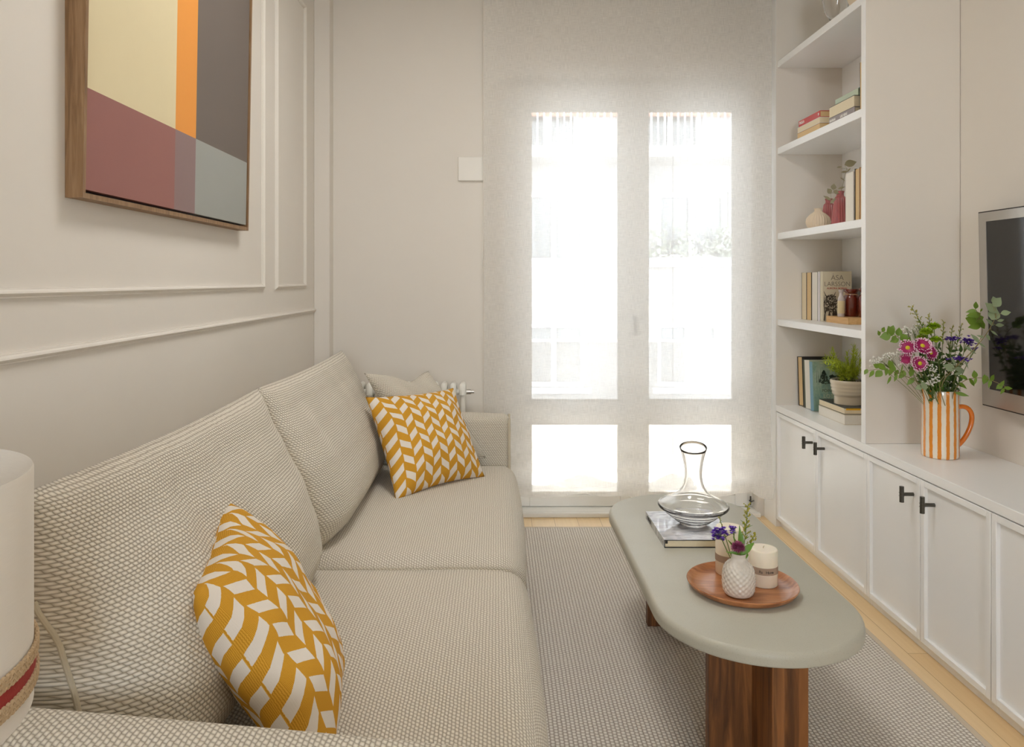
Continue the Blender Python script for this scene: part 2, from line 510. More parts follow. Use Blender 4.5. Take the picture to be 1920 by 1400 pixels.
def soft_box(x0, x1, y0, y1, z0, z1, r, seg=14, crown=0, deform=None, k=2.0):
    """rounded upholstered block, UV in metres"""
    mb = MB(); keys = {}
    lo = Vector((x0, y0, z0)); hi = Vector((x1, y1, z1)); r = min(r, min((hi - lo)) * .499)
    def lin(a, b):
        n = max(4, min(60, int((b - a) / .03)))
        out = [a, a + r * .15, a + r * .4, a + r * .7, a + r]
        out += [a + r + (b - a - 2 * r) * i / n for i in range(1, n)]
        out += [b - r, b - r * .7, b - r * .4, b - r * .15, b]
        return out
    ax = [lin(lo[i], hi[i]) for i in range(3)]
    ctr = (lo + hi) / 2; half = (hi - lo) / 2
    def vert(p):
        key = (round(p.x, 5), round(p.y, 5), round(p.z, 5))
        if key in keys: return keys[key]
        q = Vector([min(max(p[i], lo[i] + r), hi[i] - r) for i in range(3)])
        d = p - q
        if d.length > 1e-7: d = d.normalized() * r
        w = q + d
        if crown:
            for i in range(3):
                o = [j for j in range(3) if j != i]
                a = max(0, 1 - abs((w[o[0]] - ctr[o[0]]) / half[o[0]]) ** 2.5); b = max(0, 1 - abs((w[o[1]] - ctr[o[1]]) / half[o[1]]) ** 2.5)
                w[i] += (1 if w[i] > ctr[i] else -1) * crown * a * b * (abs(w[i] - ctr[i]) / half[i])
        if deform: w = deform(w)
        keys[key] = len(mb.v); mb.v.append(w); return keys[key]
    for i in range(3):
        a, b = [j for j in range(3) if j != i]
        for side, val in ((0, lo[i]), (1, hi[i])):
            for m in range(len(ax[a]) - 1):
                for n in range(len(ax[b]) - 1):
                    q = []; uv = []
                    for (mm, nn) in ((m, n), (m + 1, n), (m + 1, n + 1), (m, n + 1)):
                        p = Vector((0, 0, 0)); p[i] = val; p[a] = ax[a][mm]; p[b] = ax[b][nn]
                        q.append(vert(p))
                        uv.append((p[a], p[b]) if i != 2 else (p[1], p[0]))
                    flip = (side == 1) != (i == 1)
                    if not flip: q = q[::-1]; uv = uv[::-1]
                    mb.face(q, uv)
    return mb

def pillow(c00, c10, c11, c01, th, L=.45, n=34, pinch=.045, back=1.0, power=2.4, wr=.006, seed=0, dent=None, ex=.55):
    """two stuffed faces between four corners; c00->c10 is u, c00->c01 is v"""
    mb = MB(); c00, c10, c11, c01 = map(Vector, (c00, c10, c11, c01))
    N = ((c11 - c00).cross(c01 - c10)).normalized()
    keys = {}
    def P(u, v, sgn):
        uu = u + pinch * math.sin(PI * v) * (1 - 2 * u); vv = v + pinch * math.sin(PI * u) * (1 - 2 * v)
        p = c00 * (1 - uu) * (1 - vv) + c10 * uu * (1 - vv) + c11 * uu * vv + c01 * (1 - uu) * vv
        a = max(0, 1 - abs(2 * u - 1) ** power); b = max(0, 1 - abs(2 * v - 1) ** power)
        h = (a * b) ** ex * th * (1 if sgn > 0 else back)
        if wr and a * b > 0: h += wr * noise.noise(Vector((u * 5 + seed, v * 5, sgn))) * min(1, a * b * 4) * 2
        p = p + N * h * sgn
        if dent: p = dent(u, v, p, sgn)
        return p
    g = [2 * (i / n) - 1 for i in range(n + 1)]
    g = [(.5 + .5 * (abs(x) ** .8 * (1 if x > 0 else -1))) for x in g]
    for sgn in (1, -1):
        idx = {}
        for i in range(n + 1):
            for j in range(n + 1):
                edge = i in (0, n) or j in (0, n)
                if edge and (i, j) in keys: idx[i, j] = keys[i, j]; continue
                idx[i, j] = mb.add([P(g[i], g[j], sgn)])
                if edge: keys[i, j] = idx[i, j]
        for i in range(n):
            for j in range(n):
                q = [(i, j), (i + 1, j), (i + 1, j + 1), (i, j + 1)]
                if sgn < 0: q = q[::-1]
                off = 0 if sgn > 0 else .7
                mb.face([idx[k] for k in q], [(g[k[0]] * L + off, g[k[1]] * L) for k in q])
    return mb

def text_mesh(body, origin, right, up, size, mat, parent, name='lettering', depth=.0004, align='LEFT', sx=1.0, label=None, offset=0.0, space=1.0):
    cu = bpy.data.curves.new('t', 'FONT'); cu.body = body; cu.size = size; cu.align_x = align; cu.extrude = depth / 2
    cu.offset = offset; cu.space_character = space
    ob = bpy.data.objects.new('t', cu); C.objects.link(ob)
    dg = bpy.context.evaluated_depsgraph_get(); dg.update()
    me = bpy.data.meshes.new_from_object(ob.evaluated_get(dg)); C.objects.unlink(ob); bpy.data.objects.remove(ob)
    right = Vector(right).normalized(); up = Vector(up).normalized(); nn = right.cross(up); o = Vector(origin)
    mb = MB(); mb.v = [o + right * v.co.x * sx + up * v.co.y + nn * v.co.z for v in me.vertices]
    for p in me.polygons: mb.face(list(p.vertices))
    x = build(name, mb, mat, parent, smooth=False)
    if label: x['label'] = label
    return x

def book(label, o, a, b, c, t, wd, h, covm, pagem, group, e=.0022, name='book', hard=True, inset=.003):
    """a thickness dir, b spine->fore edge, c height; o = spine/bottom corner"""
    o, a, b, c = map(Vector, (o, a, b, c))
    ctr = o + a * t / 2 + b * wd / 2 + c * h / 2
    th = thing(name, label, 'book', (ctr.x, ctr.y, min((o + a * i * t + b * j * wd + c * k * h).z for i in (0, 1) for j in (0, 1) for k in (0, 1))), group)
    m = MB()
    m.obox(o, a, b, c, (0, e), (0, wd), (0, h)); m.obox(o, a, b, c, (t - e, t), (0, wd), (0, h)); m.obox(o, a, b, c, (e, t - e), (0, e), (0, h))
    build('cover', m, covm, th, smooth=False)
    i = inset if hard else .0004
    build('pages', MB().obox(o, a, b, c, (e, t - e), (e, wd - i), (i, h - i)), pagem, th, smooth=False)
    return th

def s_at(Y): return 1400.0 / Y
def at(px, py, Y): return Vector(((px - 931) * Y / 1400, Y, 1.2 - (py - 526) * Y / 1400))
def bez(p0, p1, p2, n=10):
    p0, p1, p2 = map(Vector, (p0, p1, p2))
    return [p0 * (1 - t) ** 2 + p1 * 2 * t * (1 - t) + p2 * t * t for t in [i / n for i in range(n + 1)]]
X, Yv, Z = Vector((1, 0, 0)), Vector((0, 1, 0)), Vector((0, 0, 1))

# ================================================================ THE SETTING
XL, XR, YB, YR, ZC = -.911, 1.72, 3.81, -2.5, 2.72
XP, YP = -.833, 3.725
OX0, OX1, OZ = .047, 1.335, 2.275      # french door opening
struct('floor', MB().box(XL - .2, XR + .2, YR - .2, YB + .0, -.1, 0), M['floor'])
struct('ceiling', MB().box(XL - .2, XR + .2, YR - .2, YB + .24, ZC, ZC + .12), M['ceil'])
struct('wall_left', MB().box(XL - .2, XL, YR - .2, YB + .24, 0, ZC), M['paint'])
struct('wall_right', MB().box(XR, XR + .2, YR - .2, YB + .24, 0, ZC), M['paint'])
m = MB()
m.box(XL, OX0, YB, YB + .24, 0, ZC); m.box(OX1, XR, YB, YB + .24, 0, ZC); m.box(OX0, OX1, YB, YB + .24, OZ, ZC)
struct('wall_back', m, M['paint'], smooth=False)
m = MB()
m.box(XL, -.15, YR - .2, YR, 0, ZC); m.box(.55, XR, YR - .2, YR, 0, ZC); m.box(-.15, .55, YR - .2, YR, 2.05, ZC); m.box(-.15, .55, YR - .2, YR, 0, 1.05)  # opening in the unseen rear wall, sized for the fill daylight it admits
struct('wall_rear', m, M['paint'], smooth=False)
struct('trim_1', MB().box(XL, XP, YP, YB, 0, ZC), M['paint'], bevel=.003)           # pilaster in the corner
struct('trim_2', MB().box(OX0 - .03, 1.35, YB - .022, YB, 2.235, 2.42), M['paint'], bevel=.003)   # shutter box cover

def moulding_profile():
    # (out of wall, across) profile of the panel moulding, 26 mm wide, 12 mm deep
    return [(0, 0), (.004, 0), (.004, .003), (.007, .004), (.007, .007), (.010, .009), (.0125, .013), (.011, .017), (.006, .020), (.006, .0225), (.003, .023), (.003, .026), (0, .026)]
def moulding_rect(y0, y1, z0, z1):
    mb = MB(); pr = moulding_profile(); rings = []
    for (yy, zz, sy, sz) in ((y0, z0, 1, 1), (y1, z0, -1, 1), (y1, z1, -1, -1), (y0, z1, 1, -1)):
        rings.append(mb.add([(XL + o, yy + sy * q, zz + sz * q) for o, q in pr]))
    n = len(pr)
    for i in range(4):
        a, b = rings[i], rings[(i + 1) % 4]
        for k in range(n - 1): mb.face((a + k, a + k + 1, b + k + 1, b + k))
    return mb
struct('trim_3', moulding_rect(-.9, 2.917, 1.163, 2.51), M['paint'], angle=25)
struct('trim_4', moulding_rect(3.066, 3.55, 1.163, 2.51), M['paint'], angle=25)
mb = MB(); pr = moulding_profile()
r0 = mb.add([(XL + o, YR, 1.041 + q) for o, q in pr]); r1 = mb.add([(XL + o, YP - .001, 1.041 + q) for o, q in pr])
for k in range(len(pr) - 1): mb.face((r0 + k, r1 + k, r1 + k + 1, r0 + k + 1))
mb.face([r1 + k for k in range(len(pr))])
struct('trim_5', mb, M['paint'], angle=25)
struct('baseboard_left', MB().box(XL, XL + .014, YR, YP, 0, .09), M['door'], bevel=.003)
struct('baseboard_back', MB().box(XP, OX0 - .02, YB - .014, YB, 0, .09), M['door'], bevel=.003)
m = MB(); m.box(OX0 - .02, 1.34, YB - .03, YB - .0005, 0, .022); m.box(OX0 + .0005, 1.3345, YB - .0005, YB + .235, 0, .022)
struct('trim_6', m, M['door'], bevel=.004)                                           # door sill

# --- french door: structure with leaves
def DT(b, d=.08):
    k = (YB + d) / YB
    for p in b.v: p.x *= k; p.z = 1.2 + (p.z - 1.2) * k; p.y += d; p.z = max(p.z, .023)
    return b
fr = MB(); f0, f1 = .076, 1.30; fy0, fy1 = YB + .012, YB + .08
fr.box(f0 - .03, f0 + .022, fy0, fy1, .045, 2.26); fr.box(f1 - .022, f1 + .03, fy0, fy1, .045, 2.26); fr.box(f0 + .022, f1 - .022, fy0, fy1, 2.205, 2.26)
door = struct('door_1', DT(fr), M['door'], bevel=.004)
door['label'] = 'white double french door frame behind the sheer linen blind'
def door_leaf(x0, x1, g0, g1):
    m = MB(); y0, y1 = YB - .004, YB + .055
    m.box(x0, g0, y0, y1, .05, 2.20); m.box(g1, x1, y0, y1, .05, 2.20)
    m.box(g0, g1, y0, y1, 2.073, 2.20); m.box(g0, g1, y0, y1, .475, .582); m.box(g0, g1, y0, y1, .05, .106)
    leaf = build('door_leaf', DT(m), M['door'], door, bevel=.003)
    b = MB()
    for (a0, a1) in ((.106, .475), (.582, 2.073)):
        for (p, q, r_, s_) in ((g0, g0 + .012, a0, a1), (g1 - .012, g1, a0, a1), (g0, g1, a0, a0 + .012), (g0, g1, a1 - .012, a1)):
            b.box(p, q, y0 + .012, y0 + .03, r_, s_)
    build('glazing_bead', DT(b), M['door'], leaf, bevel=.002)
    for (a0, a1) in ((.112, .469), (.588, 2.067)):
        build('pane', DT(MB().box(g0 + .006, g1 - .006, y0 + .031, y0 + .037, a0, a1)), M['pane'], leaf, smooth=False)
    return leaf
l1 = door_leaf(.098, .697, .169, .631)
l2 = door_leaf(.703, 1.278, .7675, 1.2165)
m = MB(); m.box(.68, .72, YB - .014, YB - .004, .05, 2.20)
build('meeting_strip', DT(m), M['door'], door, bevel=.003)
m = MB(); m.tube([(.70, YB - .014, 1.02), (.70, YB - .05, 1.02), (.70, YB - .055, .92)], .007, 8)
build('handle', DT(m), M['metal_dark'], door)

# --- outside: balcony, balustrade, street front opposite
struct('balcony_floor', MB().box(-1.2, 2.9, YB + .24, 4.75, -.12, .02), cover('sunlit_terracotta_tile', (236, 228, 216), .7))
tb = thing('balustrade', 'smoked glass balustrade on a low white parapet outside the french door', 'balustrade', (.85, 4.62, .02))
build('parapet', MB().box(-1.2, 2.9, 4.6, 4.72, .02, .43), M['paint'], tb, bevel=.006)
build('glass_panel', MB().box(-1.15, 2.85, 4.635, 4.647, .43, .82), M['balu'], tb, smooth=False)
build('top_rail', MB().box(-1.2, 2.9, 4.63, 4.652, .82, .835), M['white'], tb)

FY = 12.0
fb = thing('apartment_building', 'pale sunlit apartment block across the street seen through the blind', 'building', (2, FY + 2, -4))
wins = []
def win(px0, py0, px1, py1, kind='w'):
    a = at(px0, py0, FY); b = at(px1, py1, FY); wins.append((a.x, b.x, b.z, a.z, kind))
for k in range(-1, 3):
    win(980 + k * 232, 360, 1098 + k * 232, 492); win(980 + k * 232, 606, 1098 + k * 232, 726)
    win(970 + k * 232, 150, 1085 + k * 232, 296, 'd')
win(1213 + 20, 360, 1366, 485); win(1213 + 20, 606, 1352, 726)
seen = []
uniq = []
for q in wins:
    if all(abs(q[0] - u[0]) > .45 or abs(q[2] - u[2]) > .3 for u in uniq) or q in wins[-2:]: uniq.append(q)
uniq = [u for u in uniq if not (u not in wins[-2:] and any(abs(u[0] - z[0]) < 1.3 and abs(u[2] - z[2]) < .3 and u is not z for z in wins[-2:]))]
xs = sorted(set([-9.0, 12.0] + [x for u in uniq for x in u[:2]])); zs = sorted(set([-4.0, 9.0] + [z for u in uniq for z in u[2:4]]))
m = MB()
for i in range(len(xs) - 1):
    for j in range(len(zs) - 1):
        cx, cz = (xs[i] + xs[i + 1]) / 2, (zs[j] + zs[j + 1]) / 2
        if any(u[0] < cx < u[1] and u[2] < cz < u[3] for u in uniq): continue
        m.box(xs[i], xs[i + 1], FY, FY + .3, zs[j], zs[j + 1])
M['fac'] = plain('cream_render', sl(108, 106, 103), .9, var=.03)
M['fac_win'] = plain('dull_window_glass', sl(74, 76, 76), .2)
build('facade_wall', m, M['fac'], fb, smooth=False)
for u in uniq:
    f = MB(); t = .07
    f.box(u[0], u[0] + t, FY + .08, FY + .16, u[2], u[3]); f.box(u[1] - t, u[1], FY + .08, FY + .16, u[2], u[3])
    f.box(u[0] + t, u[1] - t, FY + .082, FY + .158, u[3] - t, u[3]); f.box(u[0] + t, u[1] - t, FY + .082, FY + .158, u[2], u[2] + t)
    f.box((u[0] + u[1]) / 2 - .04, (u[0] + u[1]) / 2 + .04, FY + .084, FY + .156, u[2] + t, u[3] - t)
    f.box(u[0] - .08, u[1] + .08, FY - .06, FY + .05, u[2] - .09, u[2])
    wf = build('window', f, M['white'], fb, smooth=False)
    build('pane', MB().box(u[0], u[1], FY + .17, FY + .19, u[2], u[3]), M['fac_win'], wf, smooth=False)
zb = 1.2 + (526 - 292) / 116.7
build('balcony_slab', MB().box(-3, 6, FY - .9, FY, zb - .16, zb), M['fac'], fb)
m = MB(); m.box(-3, 6, FY - .88, FY - .84, zb + .56, zb + .60)
for k in range(90): m.box(-3 + k * .1, -2.98 + k * .1, FY - .87, FY - .85, zb, zb + .56)
rl = build('railing', m, M['white'], fb, smooth=False)
M['brick'] = plain('terracotta_render', sl(120, 84, 66), .9, var=.08)
build('upper_storey_band', MB().box(-4, 8, FY - .03, FY - .001, zb + .63, zb + 1.0), M['brick'], fb)
# shrubs in a planter on the ledge opposite
pl = thing('planter', 'leafy bushes in a white trough on the ledge across the street', 'planter', (3.2, FY - .3, 1.5))
build('trough', MB().box(2.45, 3.8, FY - .36, FY - .05, 1.42, 1.56), M['white'], pl, bevel=.01)
m = MB(); rnd = random.Random(3)
for k in range(420):
    px = rnd.choice([2.6, 3.0, 3.5, 3.65]) + rnd.gauss(0, .12); h = abs(rnd.gauss(0, .25)); 
    m.leaf((px, FY - .2 + rnd.gauss(0, .08), 1.55 + h), (rnd.gauss(0, 1), rnd.gauss(0, 1), rnd.gauss(.4, 1)), (rnd.gauss(0, 1), -1, rnd.gauss(0, 1)), .09, .05, seg=3)
build('foliage', m, plain('far_foliage', sl(88, 92, 80), .6, var=.2), pl, smooth=False)
struct('street', MB().box(-14, 16, 4.9, FY, -4.1, -4.0), plain('pale_paving', sl(200, 194, 184), .9))

cl = thing('added_fill_lamp', 'added round flush fill lamp on the ceiling, out of view', 'lamp', (-.05, 2.2, 2.66))  # added out of view to brighten the table, seats and rug
build('fill_lamp_rim', MB().lathe([(.305, ZC - .001), (.31, 2.70), (.31, 2.665), (.302, 2.66), (.300, 2.668), (.300, ZC - .001)], (-.05, 2.2, 0), 64, close=True), M['white'], cl, angle=50)
build('fill_diffuser', MB().lathe([(.299, ZC - .002), (.299, 2.672), (.25, 2.664), (.001, 2.660)], (-.05, 2.2, 0), 64), M['fill_glow'], cl, angle=50)

# ================================================================ LEFT WALL AND WINDOW
# painting, leaning a little forward off the wall
pa = thing('framed_painting', 'abstract colour block painting in a wooden frame above the sofa', 'painting', (XL, 2.10, 1.375))
def lean(p):
    p = Vector(p); p.x += (p.z - 1.372) * .017 if p.x > XL + .001 else 0; return p
def pbox(x0, x1, y0, y1, z0, z1):
    m = MB().box(x0, x1, y0, y1, z0, z1); m.v = [lean(p) for p in m.v]; return m
PX, PY0, PY1, PZ0, PZ1 = XL + .038, 1.575, 2.628, 1.3755, 2.64
m = MB()
for q in ((PY0, PY0 + .011, PZ0, PZ1), (PY1 - .011, PY1, PZ0, PZ1), (PY0 + .011, PY1 - .011, PZ0, PZ0 + .011), (PY0 + .011, PY1 - .011, PZ1 - .011, PZ1)):
    m.v and None; b = pbox(XL + .0005, PX, *q); k = len(m.v); m.v += b.v
    for f in b.f: m.face([i + k for i in f])
build('frame', m, M['frame_oak'], pa, smooth=False)
build('backing', pbox(XL + .002, XL + .012, PY0 + .01, PY1 - .01, PZ0 + .01, PZ1 - .01), M['black'], pa, smooth=False)
cx0, cx1 = XL + .012, PX - .004
ya, yb_, yc, yd = PY0 + .016, 2.03, 2.168, PY1 - .017
zz0, zz1, zz2 = PZ0 + .019, 1.612, PZ1 - .018
for (a0, a1, b0, b1, col) in ((ya, yb_, zz1, zz2, (219, 205, 166)), (yb_, yc, zz1, zz2, (228, 150, 62)), (yc, yd, zz1, zz2, (108, 98, 90)),
                              (ya, yb_, zz0, zz1, (150, 100, 92)), (yb_, yc, zz0, zz1, (140, 116, 114)), (yc, yd, zz0, zz1, (156, 158, 152))):
    build('canvas_panel', pbox(cx0, cx1, a0, a1, b0, b1), canvas('canvas_%d' % col[0], col), pa, smooth=False)

# roman blind of sheer linen
BY = 3.672; bx0, bx1 = -.062, 1.354
bl = thing('roman_blind', 'sheer white linen roman blind hanging in front of the french door', 'blind', ((bx0 + bx1) / 2, BY, .14))
cords = [.435, .875, 1.245]
def hem(x):
    d = min(abs(x - c) for c in cords + [bx0 - .12])
    z = .135 + .022 * math.exp(-(d / .07) ** 2) + .004 * math.sin(x * 23)
    if x > 1.245: z = .168 - .045 * math.sin(min(1, (x - 1.245) / .09) * PI / 2) 
    return z
m = MB(); nx, nz = 150, 170; idx = {}
for i in range(nx + 1):
    x = bx0 + (bx1 - bx0) * i / nx; zb0 = hem(x)
    for j in range(nz + 1):
        t = j / nz; z = zb0 + (2.70 - zb0) * t ** 1.35
        low = max(0, 1 - (z - .1) / .9)
        y = BY + .004 * noise.noise(Vector((x * 3, z * 1.5, 0))) 
        sag = .5 + .5 * math.cos((x - .435) / .44 * 2 * PI)
        y += low ** 2 * .015 * math.sin(z * 46 + 2.2 * sag + .8 * noise.noise(Vector((x * 4, z * 3, 2)))) * (1 - .5 * sag)
        y -= .03 * max(0, 1 - (z - zb0) / .14) * (z - zb0) / .07 * (1 - sag * .6)
        xx = x + (.010 * math.sin(z * 9) if i == nx else 0) * low
        idx[i, j] = mb_i = m.add([(xx, y, z)])
for i in range(nx):
    for j in range(nz):
        q = [(i, j), (i + 1, j), (i + 1, j + 1), (i, j + 1)]
        m.face([idx[k] for k in q], [(m.v[idx[k]].x, m.v[idx[k]].z) for k in q])
build('linen_panel', m, M['linen'], bl, angle=180)
m = MB()    # rolled-up hem fold behind
idx = {}
for i in range(nx + 1):
    x = bx0 + .004 + (bx1 - bx0 - .11) * i / nx; z0 = hem(x)
    sag = .5 + .5 * math.cos((x - .435) / .44 * 2 * PI)
    for j in range(9):
        t = j / 8; idx[i, j] = m.add([(x, BY + .016 + .012 * math.sin(t * PI), z0 + .004 + t * (.085 - .03 * (1 - sag)) )])
for i in range(nx):
    for j in range(8):
        q = [(i, j), (i + 1, j), (i + 1, j + 1), (i, j + 1)]
        m.face([idx[k] for k in q], [(m.v[idx[k]].x, m.v[idx[k]].z + 3) for k in q])
build('hem_fold', m, M['linen'], bl, angle=180)
for (u0, u1) in ((bx0, bx0 + .105), (1.245, bx1 - .002)):      # turned side hems
    m = MB(); idx = {}
    for i in range(7):
        for j in range(81):
            x = u0 + .001 + (u1 - u0) * i / 6; z = .20 + 2.5 * j / 80
            idx[i, j] = m.add([(x, BY + .0135 + .002 * noise.noise(Vector((x * 9, z * 3, 5))), z)])
    for i in range(6):
        for j in range(80):
            q = [(i, j), (i + 1, j), (i + 1, j + 1), (i, j + 1)]
            m.face([idx[k] for k in q], [(m.v[idx[k]].x + 5, m.v[idx[k]].z) for k in q])
    build('side_hem', m, M['linen'], bl, angle=180)
for c in cords:
    build('lift_cord', MB().tube([(c, BY + .03, .17), (c, BY + .034, 1.4), (c, BY + .03, 2.66)], .0012, 6), M['whitetext'], bl)
build('headrail', MB().box(bx0, bx1, BY - .005, BY + .05, 2.68, ZC - .001), M['white'], bl, bevel=.003)

ch = MB(); pts = [(-.0645, 3.70, 2.6), (-.0655, 3.70, 1.6), (-.068, 3.70, 1.32), (-.072, 3.70, 1.28), (-.066, 3.70, 1.26), (-.0585, 3.705, 1.29), (-.0575, 3.71, 1.6), (-.0575, 3.71, 2.6)]
tag(build('blind_chain', ch.tube(pts, .0016, 6), M['grey_socket']), 'thin beaded control chain hanging beside the left edge of the linen blind', 'blind chain')
tag(build('wall_plate', MB().box(-.196, -.03, YB - .016, YB - .0005, 1.707, 1.830), M['grey_socket'], bevel=.004), 'blank white rectangular cover plate on the back wall left of the blind', 'wall plate')
m = MB(); m.tube([(1.315, YB + .07, .058), (1.315, YB + .045, .06), (1.33, YB + .045, .065)], .004, 8)
m.tube([(1.315, YB + .055, .04), (1.315, YB + .055, .085)], .004, 8)
tag(build('door_stop', m, M['metal_dark']), 'tiny dark metal latch at the foot of the french door', 'latch')

# radiator
ra = thing('radiator', 'white column radiator behind the far end of the sofa', 'radiator', (-.45, 3.73, .09))
for k in range(12):
    x = -.168 - k * .046
    m = MB()
    for y in (3.695, 3.73, 3.765):
        m.tube([(x, y, .13), (x, y, .655)], .0105, 10)
    m.tube([(x, 3.69, .155), (x, 3.69, .12), (x, 3.70, .1), (x, 3.76, .1), (x, 3.77, .12), (x, 3.77, .155)], .0165, 10)
    m.tube([(x, 3.69, .635), (x, 3.69, .66), (x, 3.70, .678), (x, 3.76, .678), (x, 3.77, .66), (x, 3.77, .635)], .0165, 10)
    build('column', m, M['rad'], ra)
build('connecting_pipe', MB().tube([(-.69, 3.73, .645), (-.15, 3.73, .645)], .014, 12), M['rad'], ra)
build('bleed_valve', MB().tube([(-.152, 3.73, .645), (-.128, 3.73, .645), (-.127, 3.73, .645), (-.112, 3.73, .645)], [.012, .012, .008, .008], 12), M['silver'], ra)
for x in (-.19, -.65): build('foot', MB().box(x - .008, x + .008, 3.70, 3.76, 0, .1), M['rad'], ra)

# ================================================================ RUG, SOFA
m = MB()
g = 30
def rug_top(x0, x1, y0, y1, z):
    mb = MB(); mb.poly3([(x0, y0, z), (x1, y0, z), (x1, y1, z), (x0, y1, z)], [(y0, x0), (y0, x1), (y1, x1), (y1, x0)]); return mb
rg = thing('woven_rug', 'flat woven beige rug under the sofa and coffee table', 'rug', (.3, 1.7, 0))
build('border', MB().box(-.62, 1.271, -.3, 3.62, .0005, .009), M['rug_edge'], rg, bevel=.003)
build('pile', rug_top(-.60, 1.251, -.28, 3.60, .0096), M['rug'], rg, smooth=False)

sf = thing('sofa', 'beige knitted fabric two seat sofa along the panelled wall', 'sofa', (-.40, 2.05, 0))
SXB, SXF = -.872, .078
build('base', soft_box(SXB, SXF - .02, .90, 3.23, .07, .30, .02), M['boucle'], sf, angle=180)
build('back_frame', soft_box(SXB, SXB + .15, .92, 3.22, .10, .70, .05, deform=lambda p: p + X * (-.0 if p.z < .4 else 0)), M['boucle'], sf, angle=180)
def seat(y0, y1):
    def df(p):
        p = p.copy()
        if p.z > .36: p.z += .004 * noise.noise(Vector((p.x * 5, p.y * 4, 0)))
        return p
    return soft_box(-.74, SXF, y0, y1, .285, .437, .062, crown=.016, deform=df)
for (y0, y1) in ((1.0, 2.012), (2.022, 3.125)):
    sc = build('seat_cushion', seat(y0, y1), M['boucle'], sf, angle=180)
def arm(y0, y1, outward, ztop):
    def df(p):
        p = p.copy(); t = min(1, max(0, (p.x + .60) / .68))
        z = (p.z - .08) / .54
        p.z = .08 + z * (ztop(p.x) - .08)
        p.y += outward * .018 * max(0, z - .3)
        return p
    return soft_box(-.86, .055, y0, y1, .08, .62, .028, crown=.006, deform=df)
build('arm', arm(.868, .985, -1, lambda x: .655 - .088 * (x + .61)), M['boucle'], sf, angle=180)
build('arm', arm(3.135, 3.25, 1, lambda x: .631 - .02 * max(0, x + .3)), M['boucle'], sf, angle=180)
for (y, zt) in ((.868, .592), (.985, .592), (3.138, .624), (3.25, .624)):
    o_ = -.018 * .7 if y < 1 else .018 * .7
    build('arm_seam', MB().tube([(.052, y, .10), (.053, y + o_ * .3, .35), (.054, y + o_, zt - .006)], .0055, 8), M['piping'], sf)
for (x, y) in ((-.80, .97), (-.02, .97), (-.80, 3.15), (-.02, 3.15)):
    build('leg', MB().lathe([(.018, .0097), (.024, .075)], (x, y, 0), 16), M['walnut'], sf)

def back_cushion(y0, y1, seed, mid=0.0):
    fr_ = [(0, .150), (.08, .188), (.17, .203), (.30, .197), (.48, .165), (.69, .110), (.88, .060), (.96, .036), (1, 0)]
    bk = [(0, .10), (.15, .135), (.5, .10), (.85, .04), (1, 0)]
    def itp(T, v):
        for (a, b), (c, d) in zip(T, T[1:]):
            if v <= c + 1e-9:
                t = (v - a) / (c - a); t = t * t * (3 - 2 * t) * .4 + t * .6; return b + (d - b) * t
        return T[-1][1]
    mb = MB(); nu, nv = 72, 44; keys = {}
    Lh = .52
    for sgn in (1, -1):
        idx = {}
        for i in range(nu + 1):
            u = .5 - .5 * math.cos(PI * i / nu) * (abs(math.cos(PI * i / nu)) ** -.25 if abs(math.cos(PI * i / nu)) > 1e-3 else 1)
            u = min(1, max(0, u))
            for j in range(nv + 1):
                v = j / nv
                v = v ** .9
                edge = i in (0, nu) or j == nv or j == 0
                if edge and (i, j) in keys: idx[i, j] = keys[i, j]; continue
                E = max(0, 1 - abs(2 * u - 1) ** 7) ** .5
                zs_ = .442 + .468 * v; xs_ = -.628 - .017 * v
                top = .010 * math.sin(PI * u) ** 1 * (-1) * v ** 4
                y = y0 + (y1 - y0) * u
                y += (.018 if u < .5 else -.018) * (math.sin(PI * v) ** .7 if 0 < v < 1 else 0) * (abs(2 * u - 1) ** 3) * -1.0
                h = itp(fr_ if sgn > 0 else bk, v) * (E if v > .0 else E)
                pl_ = noise.noise(Vector((y * 9 + seed, v * 1.6, sgn * 3)))
                h += E * math.sin(PI * min(1, v)) * (.013 * noise.noise(Vector((y * 4 + seed, v * 3, sgn))) + .026 * pl_ * v ** 2)
                if j == 0: h = 0 if not edge else itp(fr_ if sgn > 0 else bk, 0) * E
                p = Vector((xs_ + sgn * h, y, zs_ + top))
                if j == 0: keys.pop((i, j), None)
                idx[i, j] = mb.add([p])
                if edge and j != 0: keys[i, j] = idx[i, j]
        for i in range(nu):
            for j in range(nv):
                q = [(i, j), (i + 1, j), (i + 1, j + 1), (i, j + 1)]
                if sgn < 0: q = q[::-1]
                def uvp(k): 
                    p = mb.v[idx[k]]; return (p.y + (0 if sgn > 0 else .3), k[1] / nv * Lh)
                mb.face([idx[k] for k in q], [uvp(k) for k in q])
    return mb
